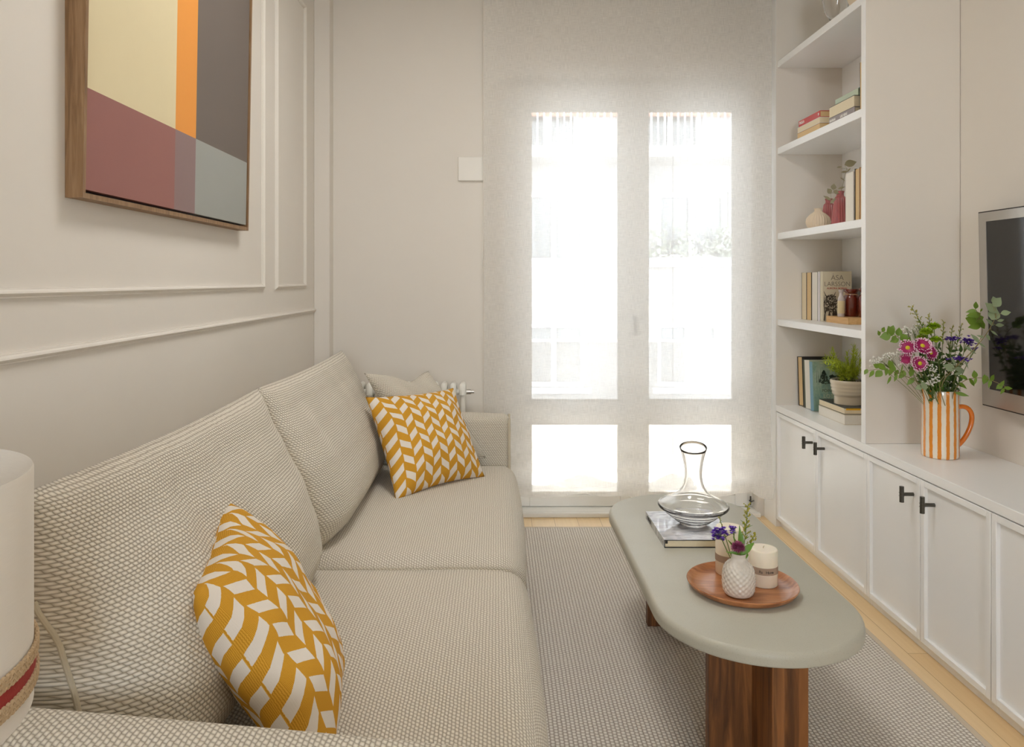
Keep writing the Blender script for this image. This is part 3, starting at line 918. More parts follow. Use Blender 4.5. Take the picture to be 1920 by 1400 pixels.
for (y0, y1, sd) in ((1.03, 2.016, 0), (2.026, 3.115, 9)):
    bc = build('back_cushion', back_cushion(y0, y1, sd), M['boucle'], sf, angle=180, weld=False)
    from mathutils.bvhtree import BVHTree
    if y0 < 1.5:      # topstitched ridge on the near side of the cushion, laid on its surface
        bv = BVHTree.FromPolygons([v.co + WL[sf] for v in bc.data.vertices], [tuple(p.vertices) for p in bc.data.polygons])
        ln = []
        for (px, py) in ((64, 1128), (72, 1148), (86, 1168), (102, 1190), (113, 1212), (121, 1240), (130, 1268), (139, 1296), (147, 1330), (152, 1350)):
            h_ = bv.ray_cast(Vector((0, 0, 1.2)), (at(px, py, 1.0) - Vector((0, 0, 1.2))).normalized())
            if h_[0] is not None: ln.append(h_[0])
        if len(ln) > 3: build('seam', MB().tube(ln, .0042, 8), M['piping'], bc)
    else:
        e = y0 + .006
        build('seam', MB().tube([(-.60, e, .46), (-.598, e - .004, .6), (-.612, e - .004, .72), (-.634, e, .84), (-.645, e + .003, .905)], .005, 8), M['piping'], bc)

# scatter cushions
def cushion(label, cs, th, mat, **kw):
    o = build('scatter_cushion', pillow(*cs, th, **kw), mat, angle=180)
    return tag(o, label, 'cushion', kw.get('group'))
B = at(362, 1112, 1.17); A = at(419, 934, 1.50)
Cc = Vector((-.245, 1.085, .462)); D = Vector((-.300, 1.43, .462))
cushion('mustard and white braid print cushion at the near end of the sofa', (Cc, D, A, B), .085, M['braid'], L=.45, pinch=.035, seed=2)
cushion('mustard and white braid print cushion leaning at the far end of the sofa', (at(742, 940, 2.56), at(909, 893, 2.885), at(850, 727, 3.06), at(685, 744, 2.80)), .088, M['braid'], L=.45, pinch=.045, seed=5)
def dent(u, v, p, sgn):
    d = math.exp(-((u - .62) / .22) ** 2) * max(0, v - .6) / .4
    return p - Z * .035 * d
cushion('plain beige cushion behind the patterned one against the far sofa arm', (Vector((-.30, 2.92, .47)), at(911, 858, 3.115), at(803, 694, 3.20), at(682, 699, 2.96)), .075, M['boucle'], L=.45, pinch=.04, seed=8, dent=dent)

# table lamp on a small side table, near left
lx, ly = -.671, .747
st = thing('side_table', 'small round wooden side table under the linen lamp', 'side table', (lx, ly - .06, 0))
build('tabletop', MB().lathe([(.13, .50), (.138, .505), (.138, .518), (.13, .522)], (lx, ly - .06, 0), 48), M['walnut'], st)
build('stem', MB().lathe([(.02, .02), (.016, .25), (.02, .50)], (lx, ly - .06, 0), 20), M['walnut'], st)
build('foot', MB().lathe([(.10, .0098), (.10, .02), (.03, .03)], (lx, ly - .06, 0), 40), M['walnut'], st)
lm = thing('table_lamp', 'table lamp with a white linen drum shade and red ribbon trim', 'lamp', (lx, ly, .522))
build('lamp_base', MB().lathe([(.05, .523), (.055, .53), (.05, .56), (.058, .62), (.045, .68), (.015, .72), (.012, .75)], (lx, ly, 0), 36), M['cream_ceramic'], lm)
R = .1772
build('bulb_holder', MB().tube([(lx, ly, .75), (lx, ly, .82)], .014, 12), M['silver'], lm)
build('bulb', MB().lathe([(.012, .82), (.024, .845), (.03, .87), (.022, .895), (.001, .905)], (lx, ly, 0), 20), plain('frosted_bulb', sl(235, 232, 225), .4), lm)
sh = MB().lathe([(R, .738), (R, .80), (R, .9), (R, .992), (R - .0015, .995), (R - .003, .992), (R - .003, .9), (R - .003, .740)], (lx, ly, 0), 96, close=True)
shd = build('lamp_shade', sh, M['shade'], lm)
def band(z0, z1, mat, name, th=.0016):
    return build(name, MB().lathe([(R + .0003, z0), (R + th, z0 + .0008), (R + th, z1 - .0008), (R + .0003, z1)], (lx, ly, 0), 96, close=True), mat, shd)
band(.7735, .7915, M['redband'], 'red_ribbon', .0022)
def braidrope(z, nm):
    m = MB()
    for ph in (0, PI):
        m.tube([(lx + (R + .0028) * math.cos(t), ly + (R + .0028) * math.sin(t), z + .0028 * math.sin(90 * t + ph)) for t in [2 * PI * k / 900 for k in range(900)]], .0026, 5, closed=True)
    return build(nm, m, M['jute'], shd)
for z in (.7945, .8003, .7708, .7650): braidrope(z, 'jute_trim')

# ================================================================ COFFEE TABLE
ct = thing('coffee_table', 'long oval grey green coffee table on brown crossed wooden legs', 'coffee table', (.6375, 2.21, .0097))
def stadium(cx, y0, y1, r, n=36):
    P = []
    for k in range(n + 1):
        t = PI + PI * k / n; P.append((cx + r * math.cos(t), y0 + r + r * math.sin(t)))
    for k in range(n + 1):
        t = PI * k / n; P.append((cx + r * math.cos(t), y1 - r + r * math.sin(t)))
    return P
m = MB(); prof = [(.010, .3668), (.0015, .3672), (0, .369), (0, .372), (0, .384), (.0006, .388), (.0025, .3935), (.006, .3980), (.011, .400)]
rings = []
for ins, z in prof:
    P = stadium(.6375, 1.602 + ins, 2.812 - ins, .2485 - ins); rings.append(m.add([(x, y, z) for x, y in P]))
n = len(P)
for a, b in zip(rings, rings[1:]):
    for k in range(n): m.face((a + k, a + (k + 1) % n, b + (k + 1) % n, b + k))
m.face([rings[0] + k for k in reversed(range(n))]); m.face([rings[-1] + k for k in range(n)])
build('tabletop', m, M['cement'], ct, angle=50)
for yc_ in (1.845, 2.585):
    m = MB(); m.box(.52, .765, yc_ - .015, yc_ + .015, .0098, .3665); m.box(.6255, .6545, yc_ - .15, yc_ - .0151, .0098, .3665); m.box(.6255, .6545, yc_ + .0151, yc_ + .14, .0098, .3665)
    build('leg', m, M['walnut'], ct, bevel=.0015, bseg=1)

ZT = .4002
bk_grey = plain('glossy_grey_jacket', sl(176, 174, 178), .16, var=.0, coat=.5)
def jacket():
    a = NT('grey_photo_jacket'); v = a.coord('Object', (3, 9, 1))
    n1 = a.noise(v, 2.2, 4, .6, 1.5)
    a.base(a.ramp(n1, (.3, sl(120, 120, 126)), (.5, sl(178, 176, 180)), (.62, sl(205, 203, 206)), (.75, sl(150, 150, 156))))
    a.p.inputs['Roughness'].default_value = .14; a.p.inputs['Coat Weight'].default_value = .6; return a.m
def flat_book(label, x0, y0, wd, ln, z, t, covm, pagem, group, spine='L', hard=True, name='book'):
    """book lying flat, spine on the -X side (spine L) or +X side"""
    if spine == 'L': return book(label, (x0, y0, z + t), (0, 0, -1), (1, 0, 0), (0, 1, 0), t, wd, ln, covm, pagem, group, hard=hard)
    return book(label, (x0 + wd, y0, z), (0, 0, 1), (-1, 0, 0), (0, 1, 0), t, wd, ln, covm, pagem, group, hard=hard)
cb = flat_book('large grey photo book lying on the coffee table under the decanter', .5026, 2.236, .225, .277, ZT, .0236, M['black'], M['pages'], None)
m = MB(); m.box(.502, .727, 2.2362, 2.513, ZT + .0237, ZT + .0241); m.box(.502, .5025, 2.2362, 2.513, ZT + .0005, ZT + .0237)
build('dust_jacket', m, jacket(), cb, smooth=False)
cb['category'] = 'book'
text_mesh('CVANDI', (.5015, 2.49, ZT + .0065), (0, -1, 0), (0, 0, 1), .017, M['black'], cb, 'spine_lettering', offset=.0003)
build('spine_emblem', MB().box(.5012, .502, 2.25, 2.257, ZT + .008, ZT + .015), M['greytext'], cb, smooth=False)
build('headband', MB().box(.506, .513, 2.2375, 2.2392, ZT + .012, ZT + .021), M['black'], cb, smooth=False)

# decanter
dx, dy, dz = .628, 2.384, ZT + .0242
out = [(.036, 0), (.042, .001), (.0435, .004), (.046, .008), (.056, .012), (.060, .0155), (.0595, .018), (.068, .022), (.0745, .0265), (.0745, .0285), (.083, .034), (.090, .0385), (.0905, .041),
       (.100, .047), (.108, .053), (.1115, .059), (.1095, .0645), (.101, .070), (.088, .0765), (.070, .084), (.055, .093), (.044, .104), (.036, .117), (.031, .131), (.0282, .148), (.0275, .163), (.0285, .18), (.0315, .20), (.036, .22), (.0405, .236), (.0430, .244)]
inn = [(max(.0005, r - .0028), z + (.0035 if z < .06 else 0)) for r, z in out if z > .006]
inn = [(.0005, .0065)] + inn[:]
def slant(t, z): return 0
prof = out + [(.0418, .2452)] + [p for p in reversed(inn)]
def sl_fn(t, z): return .010 * max(0, z - .2) / .045 * math.cos(t - 1.31)
m = MB().lathe([(.0005, .001)] + prof, (dx, dy, dz), 96, slant=sl_fn)
dc = build('wine_decanter', m, M['glass'], angle=180, weld=True)
tag(dc, 'clear glass wide bottomed wine decanter standing on the grey book', 'decanter')

# tray, candles, vase
tx, ty = .637, 1.938
tr = MB().lathe([(.001, ZT), (.112, ZT), (.122, ZT + .002), (.134, ZT + .010), (.1395, ZT + .0195), (.138, ZT + .0215), (.134, ZT + .0205), (.126, ZT + .013), (.116, ZT + .0085), (.09, ZT + .0072), (.001, ZT + .007)], (tx, ty, 0), 96)
tag(build('wooden_tray', tr, M['acacia'], angle=60), 'round reddish wooden tray on the coffee table', 'tray')
zt2 = ZT + .0074
def candle(label, x, y, r, h, zb0, zb1, txt):
    t = thing('pillar_candle', label, 'candle', (x, y, zt2), 'pillar candles on the wooden tray')
    build('wax', MB().lathe([(.001, zt2), (r - .002, zt2), (r, zt2 + .002), (r, zt2 + h - .004), (r - .002, zt2 + h - .001), (r - .005, zt2 + h), (r * .55, zt2 + h - .0012), (.001, zt2 + h - .0015)], (x, y, 0), 64), M['candle'], t, angle=60)
    build('wick', MB().tube([(x, y, zt2 + h - .003), (x + .001, y, zt2 + h + .003), (x + .003, y, zt2 + h + .004)], .0009, 6), M['kraft'], t)
    b = build('paper_band', MB().lathe([(r + .0002, zt2 + zb0), (r + .0008, zt2 + zb0), (r + .0008, zt2 + zb1), (r + .0002, zt2 + zb1)], (x, y, 0), 64, close=True), M['kraft'], t)
    if txt:
        for ci, chh in enumerate(txt):
            if chh == ' ': continue
            ang = -PI / 2 - .62 + ci * .15
            n_ = Vector((math.cos(ang), math.sin(ang), 0)); rt = Vector((-math.sin(ang), math.cos(ang), 0))
            text_mesh(chh, Vector((x, y, zt2 + zb0 + .005)) + n_ * (r + .0010), rt, (0, 0, 1), .010, M['black'], b, 'band_lettering', depth=.0002)
    return t
candle('short cream pillar candle with brown paper band right of the small vase', .698, 1.955, .0362, .094, .034, .052, 'Rs Home')
candle('taller cream pillar candle with brown paper band behind the small vase', .632, 2.028, .0362, .126, .036, .054, '')
vx, vy = .612, 1.888
vp = [(.001, 0), (.026, 0), (.033, .003), (.038, .012), (.0405, .03), (.0400, .05), (.037, .066), (.031, .077), (.023, .085), (.0185, .090), (.0178, .096), (.0195, .1035), (.0185, .105), (.0165, .1035), (.0155, .094), (.02, .085), (.03, .07), (.034, .04), (.03, .008), (.001, .006)]
def fine(P, step=.0012):
    out_ = []
    for (r0, z0), (r1, z1) in zip(P, P[1:]):
        n_ = max(1, int(math.hypot(r1 - r0, z1 - z0) / step))
        out_ += [(r0 + (r1 - r0) * k / n_, z0 + (z1 - z0) * k / n_) for k in range(n_)]
    return out_ + [P[-1]]
def smooth_prof(P, k=6):
    o_ = []
    for i in range(len(P) - 1):
        p0 = P[max(0, i - 1)]; p1 = P[i]; p2 = P[i + 1]; p3 = P[min(len(P) - 1, i + 2)]
        for q in range(k):
            s_ = q / k; o_.append(tuple(.5 * ((2 * p1[c]) + (p2[c] - p0[c]) * s_ + (2 * p0[c] - 5 * p1[c] + 4 * p2[c] - p3[c]) * s_ ** 2 + (3 * p1[c] - p0[c] - 3 * p2[c] + p3[c]) * s_ ** 3) for c in (0, 1)))
    return o_ + [P[-1]]
outer = smooth_prof([(.026, 0), (.0335, .003), (.0385, .014), (.0403, .032), (.0396, .052), (.0365, .067), (.0300, .078), (.0222, .086), (.0182, .092), (.0180, .098), (.0195, .104)], 11)
inner = [(.0185, .105), (.0165, .1035), (.0155, .094), (.02, .085), (.03, .07), (.034, .04), (.03, .008), (.001, .006)]
mb = MB(); seg = 176; rings = []
for r, z in [(.001, 0)] + outer + inner:
    pts = []; amp = .0013 * min(1, max(0, z - .004) / .01) * min(1, max(0, .088 - z) / .012) if (r, z) in outer else 0
    for k in range(seg):
        t = 2 * PI * k / seg; q = r + amp * math.cos(16 * t + .6 * math.sin(z * 90)) * math.cos(PI * z / .0068 + .5 * math.sin(3 * t)); pts.append((vx + q * math.cos(t), vy + q * math.sin(t), zt2 + z))
    rings.append(mb.add(pts))
for a_, b_ in zip(rings, rings[1:]):
    for k in range(seg): mb.face((a_ + k, a_ + (k + 1) % seg, b_ + (k + 1) % seg, b_ + k))
vs = build('bud_vase', mb, M['pebble'], angle=180)
tag(vs, 'small dimpled white ceramic bud vase on the wooden tray', 'vase')

# ---------------------------------------------------------------- flower builders (each stem its own thing)
rnd = random.Random(11)
def rv(k=1): return Vector((rnd.uniform(-k, k), rnd.uniform(-k, k), rnd.uniform(-k, k)))
def stem_path(base, tip, bow=None, n=10):
    base, tip = Vector(base), Vector(tip); mid = (base + tip) / 2 + Vector(bow or (0, 0, .02)); return bez(base, mid, tip, n)
def flower(label, base, tip, R_, face, pet, ctr, npet=22, rows=2, tipm=None, group=None, name='chrysanthemum', bow=None, cat='flower', droop=.15, stemm='stem', sr=.0012):
    path = stem_path(base, tip, bow)
    t = thing(name, label, cat, path[0], group)
    build('stem', MB().tube(path, sr, 6), M[stemm], t)
    f = Vector(face).normalized(); u = f.orthogonal().normalized(); w_ = f.cross(u)
    m = MB(); tp = MB(); tip = path[-1]
    for row in range(rows):
        rr = R_ * (1 - .18 * row)
        for k in range(npet):
            a = 2 * PI * (k + .5 * row) / npet + rnd.uniform(-.08, .08)
            d = (u * math.cos(a) + w_ * math.sin(a)) + f * (droop + .25 * row + rnd.uniform(-.08, .08))
            L_ = rr * rnd.uniform(.88, 1.05)
            m.leaf(tip + f * .0015 * row, d, f, L_, L_ * .30, .1, 5)
            if tipm:
                dn = d.normalized(); tp.leaf(tip + f * .0015 * row + dn * L_ * .86 + f * .0004, d, f, L_ * .17, L_ * .22, .1, 3)
    p = build('petals', m, M[pet], t, angle=60)
    if tipm: build('petal_tips', tp, M[tipm], p, angle=60)
    if ctr:
        cm = MB(); cm.lathe([(R_ * .26, 0), (R_ * .25, R_ * .07), (R_ * .16, R_ * .13), (.0002, R_ * .15)], tip + f * .002, 16, ax=f); build('flower_centre', cm, M[ctr], t)
    build('calyx', MB().lathe([(.0012, -R_ * .3), (R_ * .25, -R_ * .12), (R_ * .3, 0)], tip, 12, ax=f), M['leafdark'], t)
    return t
def pompom(label, base, tip, R_, pet, group=None, name='button_chrysanthemum', squash=.75, n=130, bow=None, lw=.34):
    path = stem_path(base, tip, bow); t = thing(name, label, 'flower', path[0], group)
    build('stem', MB().tube(path, .0013, 6), M['stem'], t)
    m = MB(); tip = path[-1]
    for k in range(n):
        th_ = math.acos(1 - 1.35 * (k + .5) / n); ph = k * 2.39996
        d = Vector((math.sin(th_) * math.cos(ph), math.sin(th_) * math.sin(ph), math.cos(th_) * squash))
        m.leaf(tip + d * R_ * .35, d + rv(.12), Z + rv(.3), R_ * .62, R_ * lw, .3, 3)
    m.ball(tip, R_ * .45, 10, 6)
    build('petals', m, M[pet], t, angle=60); return t
def statice(label, base, tip, R_, n=26, group=None, spread=(1, 1, .5), bow=None):
    path = stem_path(base, tip, bow); t = thing('statice', label, 'flower', path[0], group)
    sm = MB().tube(path, .0013, 6); fm = MB(); tip = path[-1]; anchor = path[-3]
    for k in range(n):
        p = tip + Vector((rnd.gauss(0, .45) * spread[0], rnd.gauss(0, .45) * spread[1], rnd.gauss(0, .35) * spread[2])) * R_
        if k % 3 == 0: sm.tube([anchor, (anchor + p) / 2 + Z * .002, p], .0007, 4)
        for q in range(5):
            a = q * 1.256 + k; d = Vector((math.cos(a), math.sin(a), .9)) + rv(.3); fm.leaf(p, d, Z, max(.006, R_ * .34), max(.005, R_ * .30), .4, 3)
    build('stem', sm, M['stem'], t); build('florets', fm, M['violet'], t, angle=60); return t
def goldenrod(label, base, tip, side=7, group=None, bow=None, blen=.03, start=.5, buds=7, leafy=True, name='goldenrod', br=.0016):
    path = stem_path(base, tip, bow, 16); t = thing(name, label, 'flower', path[0], group)
    sm = MB().tube(path, .0011, 6); fm = MB(); lf = MB()
    for k in range(side * 2):
        f = start + (1 - start) * k / (side * 2 - 1); i = min(15, int(f * 16)); p = path[i].lerp(path[i + 1], f * 16 - i)
        dirn = (path[i + 1] - path[i]).normalized(); o = dirn.orthogonal().normalized(); o2 = dirn.cross(o); a = k * 2.4
        d = (o * math.cos(a) + o2 * math.sin(a)) * .8 + dirn * .8
        L_ = blen * (1.15 - f * .75) * rnd.uniform(.7, 1.1)
        end = p + d * L_ ; mid = p + d * L_ * .5 + dirn * L_ * .15
        sm.tube([p, mid, end], .0006, 4)
        for q in range(buds):
            b = p.lerp(end, .3 + .75 * q / buds) + rv(.0022); fm.ball(b, br * rnd.uniform(.7, 1.2), 5, 3)
        if leafy and k < side: lf.leaf(p, d + rv(.3), Z, blen * .9, blen * .22, .2, 4)
    build('stem', sm, M['stem'], t); build('flower_buds', fm, M['gold'], t)
    if leafy: build('leaves', lf, M['leaf'], t, angle=60)
    return t
def eucalyptus(label, pts, leaves, group=None, mat='eu', sr=.0014, name='eucalyptus_branch', cat='branch'):
    """pts: stem polyline; leaves: (position along 0-1, offset dir, length, width, normal)"""
    pts = [Vector(p) for p in pts]; t = thing(name, label, cat, pts[0], group)
    dense = []
    for i in range(len(pts) - 1):
        p0 = pts[max(0, i - 1)]; p1 = pts[i]; p2 = pts[i + 1]; p3 = pts[min(len(pts) - 1, i + 2)]
        for k in range(6):
            s_ = k / 6; dense.append(.5 * ((2 * p1) + (p2 - p0) * s_ + (2 * p0 - 5 * p1 + 4 * p2 - p3) * s_ ** 2 + (3 * p1 - p0 - 3 * p2 + p3) * s_ ** 3))
    dense.append(pts[-1])
    build('stem', MB().tube(dense, [sr * (1 - .5 * i / len(dense)) for i in range(len(dense))], 6), M['woodstem'], t)
    m = MB()
    for (c, d, L_, W_, nn) in leaves:
        c = Vector(c); q = min(dense, key=lambda p: (p - c).length); dd = (c - q)
        if dd.length < 1e-4: dd = Vector(d)
        m.leaf(q, dd, nn, dd.length + L_ * .5, W_, .08, 7)
    build('leaves', m, M[mat], t, angle=60); return t

# stems in the bud vase
vb = Vector((vx, vy, zt2 + .05))
def vat(px, py, Y): return at(px, py, Y)
statice('violet statice cluster drooping left out of the small dimpled vase', vb, vat(1350, 1002, 1.90), .021, 52, 'stems in the bud vase', (1.1, .8, 1.2), bow=(-.012, 0, .02))
statice('single upright violet statice floret in the middle of the small vase', vb + X * .002, vat(1374, 992, 1.92), .011, 16, 'stems in the bud vase', (.7, .7, 1), bow=(0, 0, .01))
pompom('round plum pompom flower at the mouth of the small dimpled vase', vb + Vector((.003, -.004, 0)), vat(1384, 1027, 1.865), .0188, 'plum', 'stems in the bud vase', squash=.95, n=160, lw=.22)
goldenrod('tall goldenrod spike in the small dimpled vase', vb + X * .004, vat(1402, 948, 1.93), 8, 'stems in the bud vase', bow=(.004, 0, .0), blen=.022, start=.5, buds=8, br=.0017)
goldenrod('short side goldenrod sprig leaning right in the small dimpled vase', vb + X * .006, vat(1415, 1001, 1.91), 5, 'stems in the bud vase', bow=(.0, 0, .012), blen=.016, start=.55, buds=8, br=.0017)
goldenrod('thin bud sprig rising above the violet cluster in the small vase', vb - X * .004, vat(1349, 970, 1.93), 5, 'stems in the bud vase', bow=(-.004, 0, .012), blen=.007, start=.65, buds=4, leafy=False, br=.001)
lt = thing('leaf_sprig', 'broad green leaf sprig around the mouth of the small dimpled vase', 'leaf sprig', vb, 'stems in the bud vase')
m = MB()
for (px, py, w_) in ((1414, 1017, .013), (1388, 986, .010), (1376, 1006, .008), (1404, 1040, .016), (1366, 1012, .006), (1393, 1000, .010), (1362, 1034, .006)):
    e = vat(px, py, 1.885); s0 = vb + Vector((.003, -.006, .052)); m.leaf(s0, e - s0, Vector((0, -1, .5)), (e - s0).length, w_ * 1.3, .2, 6)
build('leaves', m, M['leaf'], lt, angle=60)
build('stem', MB().tube([vb, vb + Vector((.003, -.006, .053))], .0014, 6), M['stem'], lt)

# ================================================================ BUILT-IN FURNITURE
CX, PLX, WZ = 1.365, 1.388, .595
XW = XR - .0015
def cabinet(label, y0, y1, split, handles):
    t = thing('cabinet', label, 'cabinet', ((CX + XW) / 2, (y0 + y1) / 2, 0), 'white base cabinets')
    build('body', MB().box(CX + .022, XW, y0 + .0005, y1 - .0005, .036, .5635), M['white'], t, smooth=False)
    build('plinth', MB().box(PLX, PLX + .02, y0 + .0005, y1 - .0005, .0005, .036), M['white'], t, bevel=.001)
    for (a, b), hy in zip(split, handles):
        g = .0016; a0, b0 = a + g, b - g; z0, z1 = .039, .5605; fw = .020; rc = .0115
        m = MB()
        m.box(CX + rc, CX + .0205, a0 + fw - .002, b0 - fw + .002, z0 + fw - .002, z1 - fw + .002)
        P = build('door', m, M['white'], t, smooth=False)
        m = MB()
        m.box(CX, CX + .0205, a0, a0 + fw, z0, z1); m.box(CX, CX + .0205, b0 - fw, b0, z0, z1)
        m.box(CX, CX + .0205, a0 + fw, b0 - fw, z0, z0 + fw); m.box(CX, CX + .0205, a0 + fw, b0 - fw, z1 - fw, z1)
        build('door_frame', m, M['white'], P, bevel=.0012, bseg=1)
        if hy:
            h = MB(); hx = 1.338; hz = .495
            h.tube([(CX + rc + .0005, hy, hz), (hx, hy, hz)], .0058, 14)
            h.tube([(hx, hy, hz - .026), (hx, hy, hz + .026)], .0072, 16)
            for q in (-.0052, .0052): h.tube([(hx, hy, hz + q - .0008), (hx, hy, hz + q + .0008)], .0082, 16)
            build('handle', h, M['metal_dark'], P)
    return t
cabinet('white two door base cabinet below the bookshelves by the window', 2.754, 3.645, ((3.193, 3.643), (2.754, 3.193)), (3.253, 3.135))
cabinet('white two door base cabinet below the striped pitcher', 2.062, 2.754, ((2.406, 2.754), (2.062, 2.406)), (2.466, 2.347))
cabinet('white two door base cabinet nearest the camera at the right edge', 1.370, 2.062, ((1.716, 2.062), (1.370, 1.716)), (1.776, 1.656))
tag(build('worktop', MB().box(CX - .001, XW, 1.368, 3.645, .5645, WZ), M['white'], bevel=.0015), 'long white worktop running over the base cabinets', 'worktop')

bcs = thing('bookcase', 'white built-in bookcase with four open shelves beside the window', 'bookcase', (1.54, 3.2, WZ))
build('side_panel', MB().box(1.369, XW, 2.768, 2.798, WZ + .0005, ZC - .001), M['paint_in'] if 'paint_in' in M else M['paint'], bcs, bevel=.0012, bseg=1)
build('edge_strip', MB().box(1.3668, 1.369, 2.768, 2.798, WZ + .0005, ZC - .001), M['white'], bcs, smooth=False)
build('side_panel', MB().box(CX, XW, 3.645, YB - .001, 0, ZC - .001), M['paint'], bcs, bevel=.001, bseg=1)
build('edge_strip', MB().box(CX - .0015, CX, 3.645, 3.80, 0, ZC - .001), M['white'], bcs, smooth=False)
build('back_panel', MB().box(1.687, XW, 2.7985, 3.6445, WZ + .0005, ZC - .001), M['white'], bcs, smooth=False)
SH = [2.269, 1.847, 1.432, 1.0125]
for z in SH: build('shelf', MB().box(1.372, 1.6865, 2.7985, 3.6445, z - .0315, z), M['white'], bcs, bevel=.0012, bseg=1)

# ---- top shelf
z1 = SH[0] + .0003
tag(build('glass_vase', MB().lathe([(.001, 0), (.016, 0), (.018, .004), (.02, .02), (.045, .06), (.055, .12), (.05, .2), (.048, .2), (.052, .12), (.042, .062), (.016, .02), (.001, .012)], (1.428, 3.14, z1), 48), M['glass'], angle=60, weld=True), 'clear footed glass vase on the highest shelf', 'vase')
tag(build('white_bowl', MB().lathe([(.001, 0), (.03, 0), (.034, .004), (.06, .03), (.07, .06), (.066, .06), (.056, .032), (.03, .008), (.001, .007)], (1.455, 2.945, z1), 48), M['cream_ceramic'], angle=60), 'small pale ceramic bowl on the highest shelf', 'bowl')

# ---- second shelf: two stacks of books and upright books
z2 = SH[1] + .0003; G2 = 'books on the second shelf'
red = cover('red_cover', (196, 48, 40)); dk = cover('dark_cover', (52, 46, 42)); pale = cover('pale_cover', (222, 214, 206)); grey = cover('mauve_grey_cover', (150, 138, 136)); tan = cover('tan_cover', (176, 124, 66)); teal = cover('teal_cover', (46, 140, 150)); mint = cover('mint_floral_cover', (190, 204, 180), var=.2)
flat_book('tan paged paperback at the bottom of the left stack, second shelf', 1.400, 3.235, .16, .24, z2, .036, tan, M['pages_tan'], G2, 'R', False)
flat_book('pale covered paperback in the middle of the left stack, second shelf', 1.400, 3.235, .155, .238, z2 + .0363, .026, pale, M['pages'], G2, 'R', False)
b = flat_book('red spined book on top of the left stack, second shelf', 1.402, 3.237, .15, .228, z2 + .0626, .028, red, M['pages_tan'], G2, 'L')
text_mesh('PAULA', (1.4012, 3.455, z2 + .073), (0, -1, 0), Z, .018, M['whitetext'], b, 'spine_lettering', offset=.0006)
build('spine_emblem', MB().box(1.4010, 1.4018, 3.246, 3.254, z2 + .072, z2 + .082), M['whitetext'], b, smooth=False)
b = flat_book('grey spined book at the bottom of the right stack, second shelf', 1.386, 2.890, .16, .222, z2, .026, grey, M['pages'], G2, 'L')
text_mesh('MARIAN', (1.3852, 3.105, z2 + .009), (0, -1, 0), Z, .014, M['whitetext'], b, 'spine_lettering', offset=.0005)
text_mesh('LAS HIJAS', (1.3852, 3.01, z2 + .009), (0, -1, 0), Z, .014, M['whitetext'], b, 'spine_lettering', offset=.0005)
flat_book('thick cream paged book in the middle of the right stack, second shelf', 1.386, 2.895, .15, .215, z2 + .0263, .046, dk, M['pages'], G2, 'R', False)
flat_book('mint floral notebook lying on the right stack, second shelf', 1.400, 2.89, .13, .195, z2 + .0726, .026, mint, mint, G2, 'L')
flat_book('small teal booklet topmost on the right stack, second shelf', 1.42, 2.885, .09, .12, z2 + .0989, .010, teal, M['pages'], G2, 'L')
book('tall upright cream paged book against the near side panel, second shelf', (1.53, 2.800, z2), Yv, -X, Z, .034, .138, .192, dk, M['pages'], G2, hard=False)
book('tall upright dark covered book left of the cream one, second shelf', (1.53, 2.8345, z2), Yv, -X, Z, .030, .136, .188, dk, M['pages_tan'], G2, hard=False)

# ---- third shelf: ribbed vases, dried eucalyptus, upright books
z3 = SH[2] + .0003
pv = [(.001, 0), (.036, 0), (.046, .010), (.0505, .028), (.047, .046), (.034, .062), (.018, .073), (.0145, .080), (.0175, .089), (.0155, .0888), (.012, .080), (.02, .068), (.04, .04), (.04, .015), (.001, .006)]
tag(build('ribbed_vase', MB().lathe(pv, (1.432, 3.325, z3), 120, flute=.045, nfl=26), M['cream_ceramic'], angle=180), 'squat cream ribbed ceramic vase on the third shelf', 'vase')
rv_ = [(.001, 0), (.028, 0), (.0325, .004), (.031, .03), (.0255, .080), (.0215, .110), (.018, .117), (.0135, .121), (.0125, .130), (.0155, .141), (.0135, .1408), (.010, .130), (.012, .118), (.02, .09), (.026, .01), (.001, .006)]
RV = 'ribbed berry red vases'
tag(build('ribbed_vase', MB().lathe(rv_, (1.436, 3.12, z3), 120, flute=.07, nfl=18), M['berry'], angle=180), 'tall berry red ribbed vase standing right, touching the cream books', 'vase', RV)
tag(build('ribbed_vase', MB().lathe(rv_, (1.515, 3.405, z3), 120, flute=.07, nfl=18), M['berry'], angle=180), 'berry red ribbed vase half hidden behind the cream vase', 'vase', RV)
def disc_leaf(px, py, Y, L_, W_, d, n_=(0, -1, .2)): 
    c = at(px, py, Y); d = Vector(d).normalized(); return (c, d, L_, W_, n_)
def dryb(label, base, tip, discs):
    t = thing('dried_eucalyptus', label, 'dried branch', base, 'dried eucalyptus on the third shelf')
    path = stem_path(base, tip, (0, 0, .012)); sm = MB().tube(path, .001, 5); m = MB()
    for (px, py, Y, L_, W_, ang) in discs:
        c = at(px, py, Y); q = min(path, key=lambda p: (p - c).length)
        d = Vector((math.cos(ang), 0, math.sin(ang))); s0 = c - d * L_ / 2
        sm.tube([q, s0], .0006, 4); m.leaf(s0, d, (0, -1, .25), L_, W_, .05, 7)
    build('stem', sm, M['olive_dry'], t); build('leaves', m, M['olive_dry'], t, angle=60)
vr, vl = Vector((1.436, 3.12, z3 + .12)), Vector((1.515, 3.405, z3 + .12))
dryb('dried eucalyptus stem with one large round leaf at its top, third shelf', vr, at(1588, 316, 3.10), ((1595, 306, 3.10, .052, .032, .25), (1584, 322, 3.1, .03, .008, .1), (1574, 313, 3.12, .022, .007, .2), (1580, 336, 3.1, .024, .005, -.6), (1578, 352, 3.08, .03, .010, .3), (1592, 318, 3.09, .02, .006, .8)))
